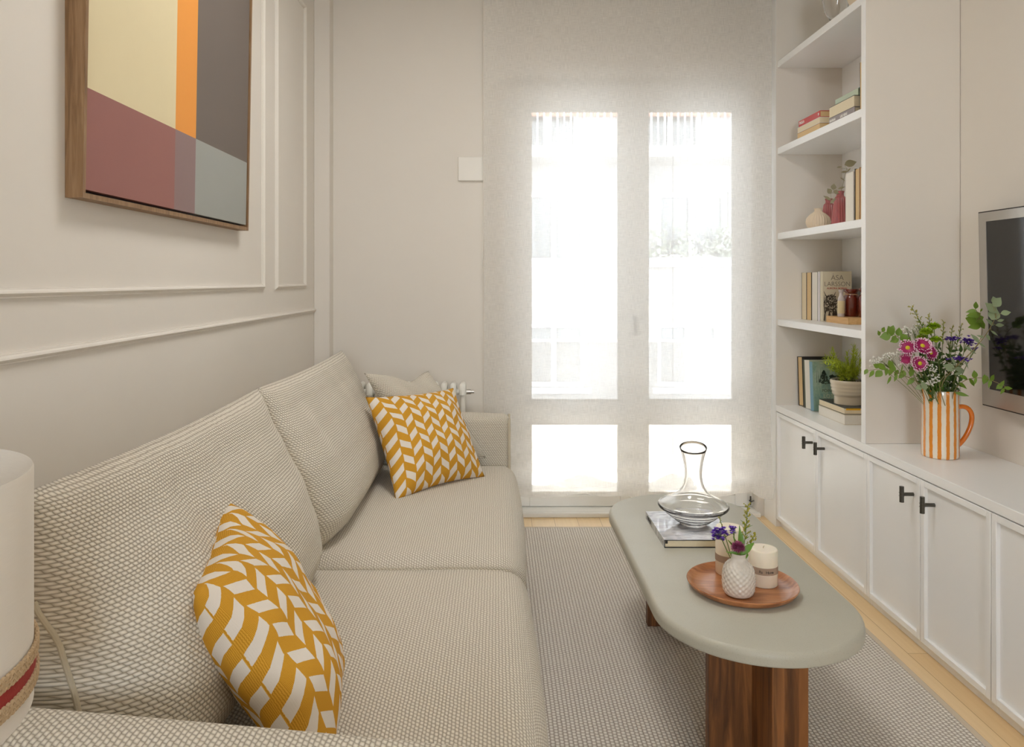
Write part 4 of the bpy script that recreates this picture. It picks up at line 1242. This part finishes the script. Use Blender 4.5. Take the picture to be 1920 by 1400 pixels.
dryb('dried eucalyptus sprig with clustered round leaves leaning left, third shelf', vr, at(1558, 362, 3.14), ((1555, 358, 3.10, .026, .024, 2.2), (1563, 350, 3.12, .026, .024, 1.4), (1568, 360, 3.11, .026, .020, -.5), (1551, 371, 3.12, .036, .014, 2.6), (1562, 376, 3.07, .032, .012, .8)))
G3 = 'books on the third shelf'
book('thick upright cream paged book beside the red vase, third shelf', (1.53, 2.925, z3), Yv, -X, Z, .066, .132, .196, pale, M['pages_white'], G3, hard=False)
book('thin upright dark covered book in the middle, third shelf', (1.53, 2.880, z3), Yv, -X, Z, .040, .130, .205, dk, M['pages_tan'], G3, hard=True)
book('upright tan edged book against the near side panel, third shelf', (1.53, 2.805, z3), Yv, -X, Z, .066, .134, .203, tan, M['pages'], G3, hard=True)

# ---- fourth shelf
z4 = SH[3] + .0003; G4 = 'books on the fourth shelf'
def row_book(label, yfar, t_, xf, dep, h, cm, pm, z, grp, lean=0.0, spine_front=False, hard=False):
    a_ = Vector((0, -math.cos(lean), math.sin(lean))); c_ = Vector((0, math.sin(lean), math.cos(lean)))
    if spine_front: return book(label, (xf, yfar, z), a_, X, c_, t_, dep, h, cm, pm, grp, hard=hard)
    return book(label, (xf + dep, yfar, z), a_, -X, c_, t_, dep, h, cm, pm, grp, hard=hard)
row_book('farthest upright beige paged book, left end of the fourth shelf row', 3.643, .056, 1.489, .13, .226, dk, M['pages'], z4, G4)
row_book('second upright book from the left with yellowish pages, fourth shelf', 3.584, .052, 1.489, .128, .226, dk, M['pages_tan'], z4, G4)
row_book('third upright book from the left with pale thick pages, fourth shelf', 3.529, .064, 1.490, .130, .227, dk, M['pages_white'], z4, G4)
row_book('slim white spined upright book just left of the tree cover, fourth shelf', 3.458, .018, 1.488, .130, .229, cover('white_cover', (226, 220, 222)), M['pages_white'], z4, G4, spine_front=True)
cr = cover('cream_printed_cover', (214, 204, 178))
lb = book('cream book with a dark tree drawing on its front cover, fourth shelf', (1.490, 3.410, z4), Vector((0, 1, 0)), X, Z, .026, .132, .2295, cr, M['pages'], G4)
DX, SXX = 1.490 - 1.546, .9635
yf = 3.4096
LX = lambda x: 1.490 + (x - 1.546) * SXX
text_mesh('ÅSA', (LX(1.6145), yf, z4 + .190), X, Z, .033, M['greytext'], lb, 'cover_lettering', align='CENTER', offset=-.0004)
text_mesh('LARSSON', (LX(1.6145), yf, z4 + .162), X, Z, .030, M['greytext'], lb, 'cover_lettering', align='CENTER', sx=.94, offset=-.0004)
text_mesh('AURORA BOREAL', (LX(1.6145), yf, z4 + .148), X, Z, .0125, M['redtext'], lb, 'cover_lettering', align='CENTER', label='red subtitle', sx=.95)
m = MB(); rn = random.Random(5); ink = cover('sepia_ink', (72, 64, 52), .7)
def patch(cx, cz, r, n=7, st=1.0):
    if not (1.549 < cx - r * .8 and cx + r * .8 < 1.681 and z4 + .002 < cz - r * st * .6 and cz + r * st < z4 + .146): return
    k = [(LX(cx) + r * math.cos(2 * PI * i / n) * rn.uniform(.5, 1), yf - .0002 - .00002 * rn.random(), cz + st * r * math.sin(2 * PI * i / n) * rn.uniform(.5, 1)) for i in range(n)]
    m.poly3(k)
for k in range(420):
    a = rn.uniform(0, 2 * PI); q = rn.random() ** .6
    patch(1.583 + .036 * q * math.cos(a), z4 + .083 + .042 * q * math.sin(a), rn.uniform(.0012, .0042))
for k in range(260):
    a = rn.uniform(0, 2 * PI); q = rn.random() ** .6
    patch(1.648 + .034 * q * math.cos(a), z4 + .075 + .040 * q * math.sin(a), rn.uniform(.0010, .0032))
def stroke_(p_, w0, w1):
    pts = [(LX(q[0]), q[1]) for q in p_]
    for i in range(len(pts) - 1):
        (xa, za), (xb, zb_) = pts[i], pts[i + 1]; d = Vector((xb - xa, 0, zb_ - za)); nrm = Vector((-d.z, 0, d.x)).normalized()
        wa = w0 + (w1 - w0) * i / (len(pts) - 1); wb = w0 + (w1 - w0) * (i + 1) / (len(pts) - 1); y = yf - .0003
        m.poly3([Vector((xa, y, za)) + nrm * wa, Vector((xa, y, za)) - nrm * wa, Vector((xb, y, zb_)) - nrm * wb, Vector((xb, y, zb_)) + nrm * wb])
stroke_([(1.553, z4 + .004), (1.556, z4 + .035), (1.563, z4 + .055), (1.58, z4 + .075), (1.60, z4 + .085)], .0035, .001)
stroke_([(1.556, z4 + .04), (1.552, z4 + .08), (1.553, z4 + .12)], .0028, .0006)
for ex in ((1.556, .137), (1.568, .118), (1.585, .118), (1.602, .138)): pass
stroke_([(1.551, z4 + .138), (1.560, z4 + .118), (1.572, z4 + .112)], .0008, .0035); stroke_([(1.607, z4 + .136), (1.598, z4 + .116), (1.586, z4 + .112)], .0008, .0035)
for (cx, s_) in ((1.520, 1), (1.539, 1.15), (1.549, 1.2)):
    m.poly3([(cx - .004 * s_, yf - .0003, z4 + .012), (cx + .004 * s_, yf - .0003, z4 + .012), (cx + .005 * s_, yf - .0003, z4 + .032 * s_), (cx + .002, yf - .0003, z4 + .046 * s_), (cx - .002, yf - .0003, z4 + .046 * s_), (cx - .005 * s_, yf - .0003, z4 + .032 * s_)])
m.f = [f for f in m.f]
build('cover_illustration', m, ink, lb, smooth=False)

tag(build('wooden_board', MB().box(1.498, 1.684, 3.180, 3.392, z4, z4 + .028), M['board'], bevel=.001), 'pale wooden block under the red glass jars, fourth shelf', 'board')
zb4 = z4 + .0283
def jar(label, x, y, r, h, tagged):
    t = thing('glass_jar', label, 'jar', (x, y, zb4), 'red glass candle jars')
    build('jar_body', MB().lathe([(.001, 0), (r - .003, 0), (r, .003), (r, h * .66), (r * .93, h * .74), (r * .74, h * .80), (r * .74, h * .84)], (x, y, zb4), 48), M['redglass'], t, angle=60)
    build('stopper', MB().lathe([(r * .70, h * .845), (r * .72, h * .86), (r * .99, h * .93), (r * 1.0, h * .985), (r * .97, h), (.001, h)], (x, y, zb4), 48), M['redglass'], t, angle=60)
    build('twine', MB().tube([(x + (r * .76) * math.cos(q), y + (r * .76) * math.sin(q), zb4 + h * .815 + .0015 * math.sin(q)) for q in [2 * PI * k / 32 for k in range(32)]], .0013, 6, closed=True), M['twine'], t)
    if tagged:
        tg = build('paper_tag', MB().obox((x - r * .72, y - r * .98, zb4 + h * .36), (1, -.05, 0), (.05, 1, 0), (0, 0, 1), (0, .05), (0, .001), (0, .052)), M['tag'], t, bevel=.0004)
        text_mesh('MISSU', (x - r * .72 + .012, y - r * .98 - .0012, zb4 + h * .36 + .022), (1, -.05, 0), Z, .010, M['greytext'], tg, 'tag_lettering', depth=.0002)
    return t
jar('smaller red glass lidded jar standing behind the tagged one', 1.577, 3.318, .0335, .122, False)
jar('larger red glass lidded jar with a pale paper tag', 1.612, 3.232, .041, .126, True)
t = thing('glass_bottle', 'slim clear bottle with a cream paper label left of the red jars', 'bottle', (1.523, 3.300, zb4))
build('bottle_body', MB().lathe([(.001, 0), (.0135, 0), (.0145, .003), (.0145, .078), (.0095, .090), (.0075, .096), (.0075, .108), (.0105, .110), (.0105, .118), (.001, .1185)], (1.523, 3.300, zb4), 32), plain('milky_glass', sl(206, 196, 196), .12, coat=.6), t, angle=60)
build('paper_label', MB().lathe([(.0147, .014), (.0150, .014), (.0150, .070), (.0147, .070)], (1.523, 3.300, zb4), 32, close=True), M['clearlabel'], t)

# ---- on the worktop inside the bookcase
zw = WZ + .0003; G5 = 'books on the worktop under the shelves'
row_book('tan paged book in a dark cover, leaning at the far end of the worktop row', 3.622, .056, 1.466, .155, .236, dk, M['pages_tan'], zw, G5, .08, hard=True)
row_book('slim dark green book leaning second from left on the worktop', 3.565, .022, 1.468, .15, .228, cover('dark_green_cover', (58, 66, 52)), cover('dark_green_page', (84, 88, 70)), zw, G5, .08)
row_book('pale grey green book leaning third from left on the worktop', 3.542, .058, 1.467, .150, .228, cover('sage_cover', (176, 184, 160)), M['pages_white'], zw, G5, .08)
def land():
    a = NT('teal_landscape_cover'); n1 = a.noise(a.coord('Object', (6, 6, 3)), 3, 4, .7, .6); n2 = a.noise(a.coord('Object', (60, 60, 60)), 1, 3)
    a.base(a.mix(a.math('MULTIPLY', n2, .5), a.ramp(n1, (.35, sl(96, 138, 130)), (.5, sl(146, 170, 146)), (.65, sl(178, 190, 170))), sl(150, 168, 150)))
    a.p.inputs['Roughness'].default_value = .3; return a.m
ld = land()
pb = book('teal green landscape cover book with a blue spine behind the potted fern', (1.466, 3.452, zw), Vector((0, .9968, -.0799)), X, Vector((0, .0799, .9968)), .028, .152, .226, ld, M['pages'], G5) if False else row_book('teal green landscape cover book with a blue spine behind the potted fern', 3.482, .034, 1.466, .152, .226, ld, M['pages'], zw, G5, .08, spine_front=True, hard=True)
build('spine', MB().obox((1.466, 3.482, zw), (0, -math.cos(.08), math.sin(.08)), X, (0, math.sin(.08), math.cos(.08)), (.001, .033), (-.0008, 0), (0, .226)), cover('blue_spine', (120, 164, 184)), pb, smooth=False)
_o = Vector((1.466, 3.482, zw)) + Vector((0, -math.cos(.08), math.sin(.08))) * .0342; _c = Vector((0, math.sin(.08), math.cos(.08)))
def LP(x, h, e=0.0): return _o + X * (x - 1.532) + _c * h + Vector((0, -1, .08)) * e
text_mesh('POINT', LP(1.600, .087), X, _c, .019, cover('dark_letter', (74, 84, 66)), pb, 'cover_lettering', align='CENTER', depth=.0003)
text_mesh('LOTE', LP(1.608, .060), X, _c, .025, cover('faint_letter', (186, 186, 160)), pb, 'cover_lettering', align='CENTER', depth=.0003)
m = MB(); tr_ = cover('dark_tree_print', (52, 66, 54))
for k in range(240):
    q = rn.random(); zz = .125 + .062 * (1 - q); hw = .028 * q ** .8; xx = 1.583 + rn.uniform(-hw, hw)
    r_ = rn.uniform(.0015, .004); m.poly3([LP(xx + r_ * math.cos(i * 1.05), zz + r_ * math.sin(i * 1.05) * .7, .0003) for i in range(6)])
for (px_, lean_) in ((1.548, .004), (1.558, -.003), (1.566, .002)):
    m.poly3([LP(px_, .13, .0003), LP(px_ + .002, .13, .0003), LP(px_ + lean_, .215, .0003)])
for k in range(60):
    xx = rn.uniform(1.61, 1.66); zz = .13 + rn.random() * .035; r_ = .004; m.poly3([LP(xx + r_ * math.cos(i * 1.05), zz + r_ * math.sin(i * 1.05), .0003) for i in range(6)])
build('cover_illustration', m, tr_, pb, smooth=False)
st1 = flat_book('thick cream paged book at the bottom of the stack under the fern pot', 1.459, 3.130, .16, .252, zw, .042, cover('cream_cover', (214, 204, 182)), M['pages_white'], G5, 'R', False)
st2 = flat_book('dark topped cream paged book directly under the fern pot', 1.463, 3.140, .155, .246, zw + .0423, .027, cover('charcoal_cover', (72, 74, 68)), M['pages'], G5, 'R', False)
build('bookmark', MB().box(1.470, 1.53, 3.1385, 3.15, zw + .0600, zw + .0672), cover('yellow_bookmark', (232, 178, 40)), st2, smooth=False)
book('upright tan covered book leaning against the near side panel, on the worktop', (1.60, 2.8555, zw), Vector((0, .98, .199)).normalized(), -X, Vector((0, -.199, .98)).normalized(), .022, .155, .165, tan, M['pages_tan'], G5)

zp = zw + .0695; px0, py0_ = 1.529, 3.245
pp = thing('plant_pot', 'taupe ribbed ceramic pot holding a small fern on two books', 'plant pot', (px0, py0_, zp))
pot = [(.001, 0), (.054, 0), (.0575, .002), (.0575, .034), (.058, .036), (.064, .042), (.0665, .048), (.0655, .054), (.068, .058), (.0695, .064), (.068, .069), (.0705, .073), (.072, .079), (.0705, .084), (.0725, .088), (.0745, .095), (.074, .102), (.0705, .106), (.067, .104), (.066, .09), (.001, .088)]
build('pot_body', MB().lathe(pot, (px0, py0_, zp), 72), M['pot'], pp, angle=50)
so = MB().lathe([(.066, .0885), (.05, .094), (.02, .097), (.0003, .098)], (px0, py0_, zp), 32); 
for k in range(60):
    a = rn.uniform(0, 2 * PI); q = rn.uniform(.01, .062); so.ball((px0 + q * math.cos(a), py0_ + q * math.sin(a), zp + .096), rn.uniform(.003, .006), 6, 4)
build('soil', so, M['soil'], pp)
fe = thing('potted_fern', 'yellow green feathery plant growing in the taupe pot', 'plant', (px0, py0_, zp + .095))
sm = MB(); fm = MB()
tips = [(1550, 668), (1556, 661), (1562, 658), (1570, 672), (1578, 680), (1590, 664), (1603, 650), (1605, 652), (1612, 672), (1548, 676), (1566, 676), (1598, 676), (1585, 690), (1600, 690), (1574, 692), (1612, 690), (1560, 688), (1592, 684), (1607, 664), (1580, 700), (1606, 700), (1598, 702), (1590, 700), (1573, 702)]
for k, (qx, qy) in enumerate(tips * 2):
    base = Vector((px0 + rn.uniform(-.02, .02), py0_ + rn.uniform(-.02, .02), zp + .095)); tip = at(qx + rn.uniform(-5, 5), qy + rn.uniform(-4, 10), 3.25 + rn.uniform(-.05, .05))
    if tip.x > 1.67: tip.x = 1.67
    path = bez(base, base.lerp(tip, .5) + Z * .02, tip, 12); sm.tube(path, .0008, 4)
    for i in range(3, 13):
        p = path[i]; d0 = (path[i] - path[i - 1]).normalized()
        for q in range(6):
            d = d0 * .7 + rv(.9); fm.leaf(p, d, Z + rv(.4), rn.uniform(.012, .024), .0028, .1, 2)
build('stems', sm, M['stem'], fe); build('fronds', fm, M['fern'], fe, angle=180)

# ---- pitcher on the worktop
gx, gy, gz = 1.528, 2.572, WZ + .0003
pt = thing('pitcher', 'tall ceramic pitcher with orange and white stripes on the worktop', 'pitcher', (gx, gy, gz))
def pit_slant(t, z): return 0
PR = [(.001, 0), (.054, 0), (.0575, .003), (.0580, .010), (.0580, .06), (.0575, .14), (.0565, .20), (.0572, .226), (.0560, .230), (.0540, .2285), (.0530, .2), (.0535, .02), (.001, .008)]
mb = MB(); seg = 96; rings = []
for r, z in PR:
    pts = []
    for k in range(seg):
        t = 2 * PI * k / seg; d = math.atan2(math.sin(t - PI * 1.06), math.cos(t - PI * 1.06))
        sp_ = math.exp(-(d / .30) ** 2) * max(0, (z - .17) / .06) ** 2 if z > .17 and r > .01 else 0
        q = r + .014 * sp_; pts.append((gx + q * math.cos(t), gy + q * math.sin(t), gz + z + .008 * sp_))
    rings.append(mb.add(pts))
for i in range(len(rings) - 1):
    for k in range(seg):
        k2 = (k + 1) % seg; mb.face((rings[i] + k, rings[i] + k2, rings[i + 1] + k2, rings[i + 1] + k), [(k / seg, i), ((k + 1) / seg, i), ((k + 1) / seg, i + 1), (k / seg, i + 1)])
build('pitcher_body', mb, M['stripes'], pt, angle=60)
hp = [at(1788, 769, 2.50), at(1795, 763, 2.49), at(1806, 762, 2.48), at(1817, 768, 2.475), at(1822, 780, 2.47), at(1820, 797, 2.475), at(1811, 818, 2.48), at(1801, 831, 2.49), at(1790, 841, 2.50)]
hp = [Vector((p.x, 2.56 - .0 * i, p.z)) for i, p in enumerate([at(a_, b_, 2.56) for a_, b_ in ((1787, 769), (1795, 763.5), (1806, 762), (1816.5, 767), (1822, 779), (1820, 797), (1811, 817), (1800, 831), (1787, 842))])]
dn = []
for i in range(len(hp) - 1):
    p0 = hp[max(0, i - 1)]; p1 = hp[i]; p2 = hp[i + 1]; p3 = hp[min(len(hp) - 1, i + 2)]
    for k in range(6):
        s_ = k / 6; dn.append(.5 * ((2 * p1) + (p2 - p0) * s_ + (2 * p0 - 5 * p1 + 4 * p2 - p3) * s_ ** 2 + (3 * p1 - p0 - 3 * p2 + p3) * s_ ** 3))
dn.append(hp[-1])
build('handle', MB().tube(dn, .0078, 14), M['orange'], pt)

# ---- bouquet
GB = 'bouquet stems in the striped pitcher'
vB = Vector((gx, gy, gz + .15)); 
def mouth(dx_, dy_): return vB + Vector((dx_, dy_, 0))
def thr(px, py, Y): return at(px, py, Y)
F = (-.25, -1, .35)
flower('upper left magenta daisy tipped with white, in the striped pitcher', mouth(-.02, -.01), thr(1702, 652, 2.50), .030, (-.6, -1, .25), 'magenta', 'yellow_c', 20, 2, 'pinkwhite', GB)
flower('magenta daisy at the centre top of the pitcher bouquet, next to the green ones', mouth(-.015, -.02), thr(1729, 649, 2.47), .032, (-.1, -1, .7), 'magenta', 'yellow_c', 22, 2, 'pinkwhite', GB)
flower('magenta daisy partly tucked behind the centre one, facing right', mouth(-.01, -.015), thr(1744, 661, 2.50), .029, (.35, -1, .2), 'magenta', 'yellow_c', 20, 2, 'pinkwhite', GB)
flower('small half closed magenta daisy lowest on the left of the bouquet', mouth(-.02, -.02), thr(1699, 673, 2.49), .022, (-.7, -.8, -.3), 'magenta', None, 16, 2, 'pinkwhite', GB)
flower('dark magenta daisy facing the room below the other daisies', mouth(-.01, -.03), thr(1724, 681, 2.45), .0265, (-.1, -1, .1), 'magenta', 'yellow_c', 24, 2, 'pinkwhite', GB, droop=.05)
pompom('topmost lime green button flower in the bouquet', mouth(.0, 0), thr(1751, 612, 2.55), .024, 'lime', GB, squash=.45, n=120)
pompom('lime green button flower left of the others in the bouquet', mouth(-.005, .0), thr(1737, 622, 2.53), .024, 'lime', GB, squash=.45, n=120)
pompom('lime green button flower right and below the others', mouth(.005, -.01), thr(1755, 637, 2.51), .021, 'lime', GB, squash=.45, n=110)
pompom('shaded lime green button flower at the back left of the bouquet', mouth(-.01, .01), thr(1729, 632, 2.58), .020, 'lime', GB, squash=.45, n=100)
statice('violet statice cluster in the middle right of the bouquet, upright', mouth(.015, .0), thr(1786, 636, 2.56), .022, 26, GB, (1.1, .7, .4))
statice('large slanted violet statice cluster at the upper right of the bouquet', mouth(.02, .0), thr(1813, 640, 2.55), .026, 40, GB, (1, .7, .7), bow=(.01, 0, .03))
statice('small violet statice cluster at the far right of the bouquet', mouth(.022, .0), thr(1828, 654, 2.54), .013, 16, GB, (1, .7, .6))
statice('low violet statice cluster above the pitcher handle', mouth(.02, -.01), thr(1800, 674, 2.50), .026, 34, GB, (1.4, .7, .3))
goldenrod('tallest goldenrod spray curving left at the top of the bouquet', mouth(-.01, .01), thr(1709, 576, 2.56), 10, GB, bow=(.045, 0, .06), blen=.034, start=.62, buds=8)
goldenrod('goldenrod spray just right of the tallest one', mouth(-.005, .01), thr(1741, 592, 2.58), 7, GB, bow=(.01, 0, .03), blen=.026, start=.68, buds=7)
goldenrod('fine goldenrod spray behind the lime flowers, pointing right', mouth(.01, .015), thr(1769, 603, 2.60), 6, GB, blen=.022, start=.72, buds=6)
goldenrod('fine goldenrod spray above the middle violet cluster', mouth(.015, .01), thr(1786, 612, 2.60), 7, GB, blen=.024, start=.66, buds=6, br=.0013)
goldenrod('fine goldenrod spray above the large violet cluster', mouth(.018, .01), thr(1803, 608, 2.60), 7, GB, blen=.024, start=.66, buds=6, br=.0013)
def gyps(label, base, pts, n, spread, Y):
    t = thing('gypsophila', label, 'flower', base, GB); sm = MB(); fm = MB()
    for (px, py) in pts:
        tip = at(px, py, Y); path = stem_path(base, tip, (0, 0, .02)); sm.tube(path, .0007, 5)
        for k in range(n):
            p = tip + Vector((rnd.gauss(0, spread), rnd.gauss(0, spread * .7), rnd.gauss(0, spread * .7))); sm.tube([path[-3], (path[-2] + p) / 2, p], .0004, 4)
            for q in range(4): fm.leaf(p + rv(.0006), rv(1) + Z * .4, rv(1), .0052, .0048, .3, 2)
            fm.ball(p, .0019, 5, 3)
    build('stems', sm, M['stem'], t); build('blossoms', fm, M['whitefl'], t, angle=180)
gyps('white gypsophila cloud at the lower left of the bouquet', mouth(-.03, 0), ((1652, 676), (1664, 668), (1680, 664), (1690, 670), (1688, 660), (1700, 680), (1640, 680)), 15, .011, 2.55)
gyps('white gypsophila peeping out above the magenta daisies', mouth(-.02, .01), ((1700, 622), (1712, 618), (1722, 610), (1728, 616)), 14, .010, 2.60)
gyps('white gypsophila low at the rim of the striped pitcher', mouth(-.01, -.03), ((1745, 718), (1752, 712), (1738, 722), (1756, 700), (1748, 690)), 10, .009, 2.50)

def eub(label, pts, Y, lv, mat='eu', base=None, sr=.0013):
    P = [base or mouth(-.02, 0)] + [at(a, b, Y if not isinstance(Y, tuple) else Y[0] + (Y[1] - Y[0]) * i / (len(pts) - 1)) for i, (a, b) in enumerate(pts)]
    t = thing('eucalyptus_branch', label, 'branch', P[0], GB)
    dense = []
    for i in range(len(P) - 1):
        p0 = P[max(0, i - 1)]; p1 = P[i]; p2 = P[i + 1]; p3 = P[min(len(P) - 1, i + 2)]
        for k in range(8):
            s_ = k / 8; dense.append(.5 * ((2 * p1) + (p2 - p0) * s_ + (2 * p0 - 5 * p1 + 4 * p2 - p3) * s_ ** 2 + (3 * p1 - p0 - 3 * p2 + p3) * s_ ** 3))
    dense.append(P[-1])
    sm = MB().tube(dense, [sr * (1.1 - .6 * i / len(dense)) for i in range(len(dense))], 6); m = MB()
    for (px, py, L_, W_, ang) in lv:
        q0 = min(dense[6:], key=lambda p: (931 + 1400 * p.x / p.y - px) ** 2 + (526 - 1400 * (p.z - 1.2) / p.y - py) ** 2)
        c = at(px, py, q0.y) + Yv * rnd.uniform(-.012, .008)
        d = Vector((math.cos(ang), rnd.uniform(-.25, .25), math.sin(ang))).normalized(); s0 = c - d * L_ * .5
        q = min(dense, key=lambda p: (p - s0).length)
        if (q - s0).length < .05: sm.tube([q, s0], .0006, 4)
        m.leaf(s0, d, Vector((rnd.uniform(-.3, .3), -1, rnd.uniform(.1, .5))), L_, W_, .10, 7)
    build('stem', sm, M['woodstem'], t); build('leaves', m, M[mat], t, angle=60)
    return t
mm = 1 / 545.
def LV(*a): return [(px, py, l * mm, w_ * mm, math.radians(an)) for px, py, l, w_, an in a]
eub('eucalyptus branch with round leaves at the upper left of the bouquet', ((1712, 660), (1690, 636), (1668, 624), (1646, 622)), (2.55, 2.50),
    LV((1646, 624, 10, 8, 110), (1654, 617, 10, 8, 60), (1658, 630, 19, 16, 190), (1666, 620, 20, 17, 110), (1670, 615, 12, 10, 70), (1674, 634, 12, 9, 230), (1678, 638, 16, 11, 200), (1686, 622, 16, 13, 80), (1692, 632, 17, 16, 120), (1698, 638, 14, 10, 20), (1693, 646, 12, 9, 250), (1704, 636, 10, 7, 60)))
eub('long eucalyptus branch drooping to the far left over the bookcase edge', ((1728, 724), (1700, 706), (1675, 697), (1650, 692), (1625, 695)), (2.52, 2.46),
    LV((1624, 697, 11, 7, 240), (1636, 701, 16, 7, 230), (1649, 701, 16, 13, 230), (1652, 687, 21, 13, 160), (1644, 686, 12, 9, 150), (1661, 697, 14, 8, 260), (1668, 697, 15, 10, 265), (1670, 682, 14, 12, 110), (1676, 690, 14, 13, 60), (1682, 699, 13, 9, 240), (1665, 712, 16, 5, 245), (1678, 708, 14, 6, 250), (1706, 695, 21, 10, 85), (1709, 715, 19, 9, 225), (1694, 702, 16, 12, 250), (1688, 704, 13, 6, 230), (1691, 690, 13, 3, 80)), base=mouth(-.03, -.01))
eub('tall pale stemmed eucalyptus branch reaching right in front of the television', ((1766, 722), (1790, 690), (1825, 656), (1852, 622), (1867, 594)), (2.52, 2.34),
    LV((1860, 577, 24, 19, 130), (1867, 589, 23, 19, 60), (1871, 566, 20, 16, 50), (1866, 562, 12, 12, 100), (1882, 586, 16, 10, 10), (1858, 604, 18, 8, 140), (1872, 609, 18, 7, 0), (1872, 600, 14, 5, 10), (1861, 624, 17, 4, 330), (1835, 630, 14, 4, 165), (1849, 632, 14, 6, 310), (1828, 634, 20, 8, 130), (1843, 647, 16, 4, 325), (1816, 653, 14, 6, 145), (1826, 660, 12, 4, 330)), 'eu_pale', base=mouth(.0, -.02), sr=.0020)
eub('eucalyptus branch with a dense round leaf cluster at the upper right', ((1800, 690), (1836, 640), (1842, 610), (1836, 592)), (2.55, 2.44),
    LV((1829, 572, 14, 9, 75), (1820, 583, 17, 7, 195), (1827, 590, 24, 13, 190), (1822, 600, 22, 18, 160), (1836, 597, 18, 17, 20), (1840, 604, 18, 15, 330), (1830, 612, 22, 13, 190), (1842, 610, 14, 12, 300), (1843, 581, 8, 3, 50), (1836, 600, 20, 10, 30)), base=mouth(.02, .01))
eub('eucalyptus branch with small paired leaves drooping low to the right', ((1788, 736), (1808, 714), (1836, 708), (1862, 714), (1890, 727)), (2.50, 2.30),
    LV((1808, 707, 17, 7, 150), (1819, 716, 18, 9, 310), (1829, 702, 15, 10, 100), (1827, 714, 15, 5, 265), (1843, 711, 16, 11, 250), (1847, 706, 8, 6, 80), (1861, 708, 14, 8, 50), (1857, 719, 16, 6, 255), (1874, 718, 13, 7, 60), (1870, 724, 12, 9, 220), (1888, 727, 15, 6, 355), (1879, 733, 12, 6, 240), (1803, 722, 18, 7, 320), (1800, 738, 24, 7, 345)), base=mouth(.03, -.02))
eub('broad grey leaved eucalyptus sprig low in the middle right of the bouquet', ((1762, 724), (1775, 700), (1786, 688)), 2.47,
    LV((1778, 688, 22, 14, 160), (1796, 692, 24, 10, 350), (1796, 699, 20, 5, 10), (1784, 676, 18, 6, 120), (1812, 683, 18, 3, 300), (1730, 722, 18, 12, 110), (1722, 726, 14, 10, 200)), 'eu_pale', base=mouth(.01, -.03))
# filler foliage
t = thing('foliage_bunch', 'dark green leafy filler at the centre of the bouquet above the pitcher rim', 'foliage', vB, GB)
sm = MB(); m = MB(); rn = random.Random(21)
for k in range(34):
    tip = at(rn.uniform(1722, 1802), rn.uniform(650, 722), 2.57 + rn.uniform(-.05, .05)); path = stem_path(mouth(rn.uniform(-.03, .03), rn.uniform(-.03, .03)), tip, (0, 0, .01)); sm.tube(path, .0012, 5)
    for i in range(4, 11):
        for q in range(3): m.leaf(path[i], (path[i] - path[i - 1]).normalized() * .6 + rv(.9), Vector((0, -1, .6)) + rv(.5), rn.uniform(.014, .028), rn.uniform(.007, .013), .25, 4)
build('stems', sm, M['stem'], t); build('leaves', m, M['leafdark'], t, angle=180)
t = thing('leafy_sprig', 'bright green serrated leaves hanging over the pitcher rim', 'foliage', vB, GB)
m = MB(); sm = MB()
for k in range(22):
    e = at(rn.uniform(1742, 1770), rn.uniform(700, 738), 2.515 + rn.uniform(-.02, .02)); s0 = mouth(rn.uniform(-.02, .02), -.02) + Z * .065; m.leaf(s0.lerp(e, .35), e - s0, Vector((0, -1, .4)) + rv(.4), .03, .016, .2, 5)
sm.tube([mouth(-.005, -.02), mouth(-.005, -.02) + Z * .08], .0015, 6)
build('leaves', m, M['leaf'], t, angle=60); build('stem', sm, M['stem'], t)

# ================================================================ TELEVISION
tv = thing('television', 'silver framed flat television on the right wall', 'television', (1.69, 2.0, .78))
ty0, ty1, tz0, tz1 = 1.40, 2.563, .777, 1.431
def tl(p):
    p = Vector(p); p.x -= (p.z - tz0) * .022; return p
def tbox(x0, x1, y0, y1, z0, z1, mb=None):
    b = MB().box(x0, x1, y0, y1, z0, z1); b.v = [tl(p) for p in b.v]
    if mb is not None:
        k = len(mb.v); mb.v += b.v
        for f in b.f: mb.face([i + k for i in f])
        return mb
    return b
tf = 1.669
m = MB()
for q in ((ty0, ty0 + .036, tz0, tz1), (ty1 - .036, ty1, tz0, tz1), (ty0 + .036, ty1 - .036, tz0, tz0 + .056), (ty0 + .036, ty1 - .036, tz1 - .031, tz1)):
    tbox(tf, tf + .02, *q, mb=m)
build('bezel', m, M['silver'], tv, smooth=False)
m = MB()
for q in ((ty0 - .004, ty0, tz0 - .004, tz1 + .004), (ty1, ty1 + .004, tz0 - .004, tz1 + .004), (ty0, ty1, tz0 - .004, tz0), (ty0, ty1, tz1, tz1 + .004)):
    tbox(tf + .002, tf + .03, *q, mb=m)
build('housing_edge', m, M['black'], tv, smooth=False)
build('screen', tbox(tf + .002, tf + .012, ty0 + .030, ty1 - .030, tz0 + .05, tz1 - .025), M['screen'], tv, smooth=False)
build('back_shell', tbox(tf + .021, tf + .045, ty0 + .03, ty1 - .03, tz0 + .03, tz1 - .03), M['black'], tv, smooth=False)
m = MB(); 
for k, (yy, w_) in enumerate(((2.530, .006), (2.512, .008), (2.494, .005), (2.478, .008), (2.45, .02))):
    m.box(tf - .0006, tf, yy - w_, yy, .8065 - .001 * (k == 4), .8135 + .001 * (k < 2))
build('icons', m, M['icon'], tv, smooth=False)
build('wall_bracket', MB().box(1.700, XR - .0005, 1.8, 2.1, .95, 1.25), M['black'], tv)
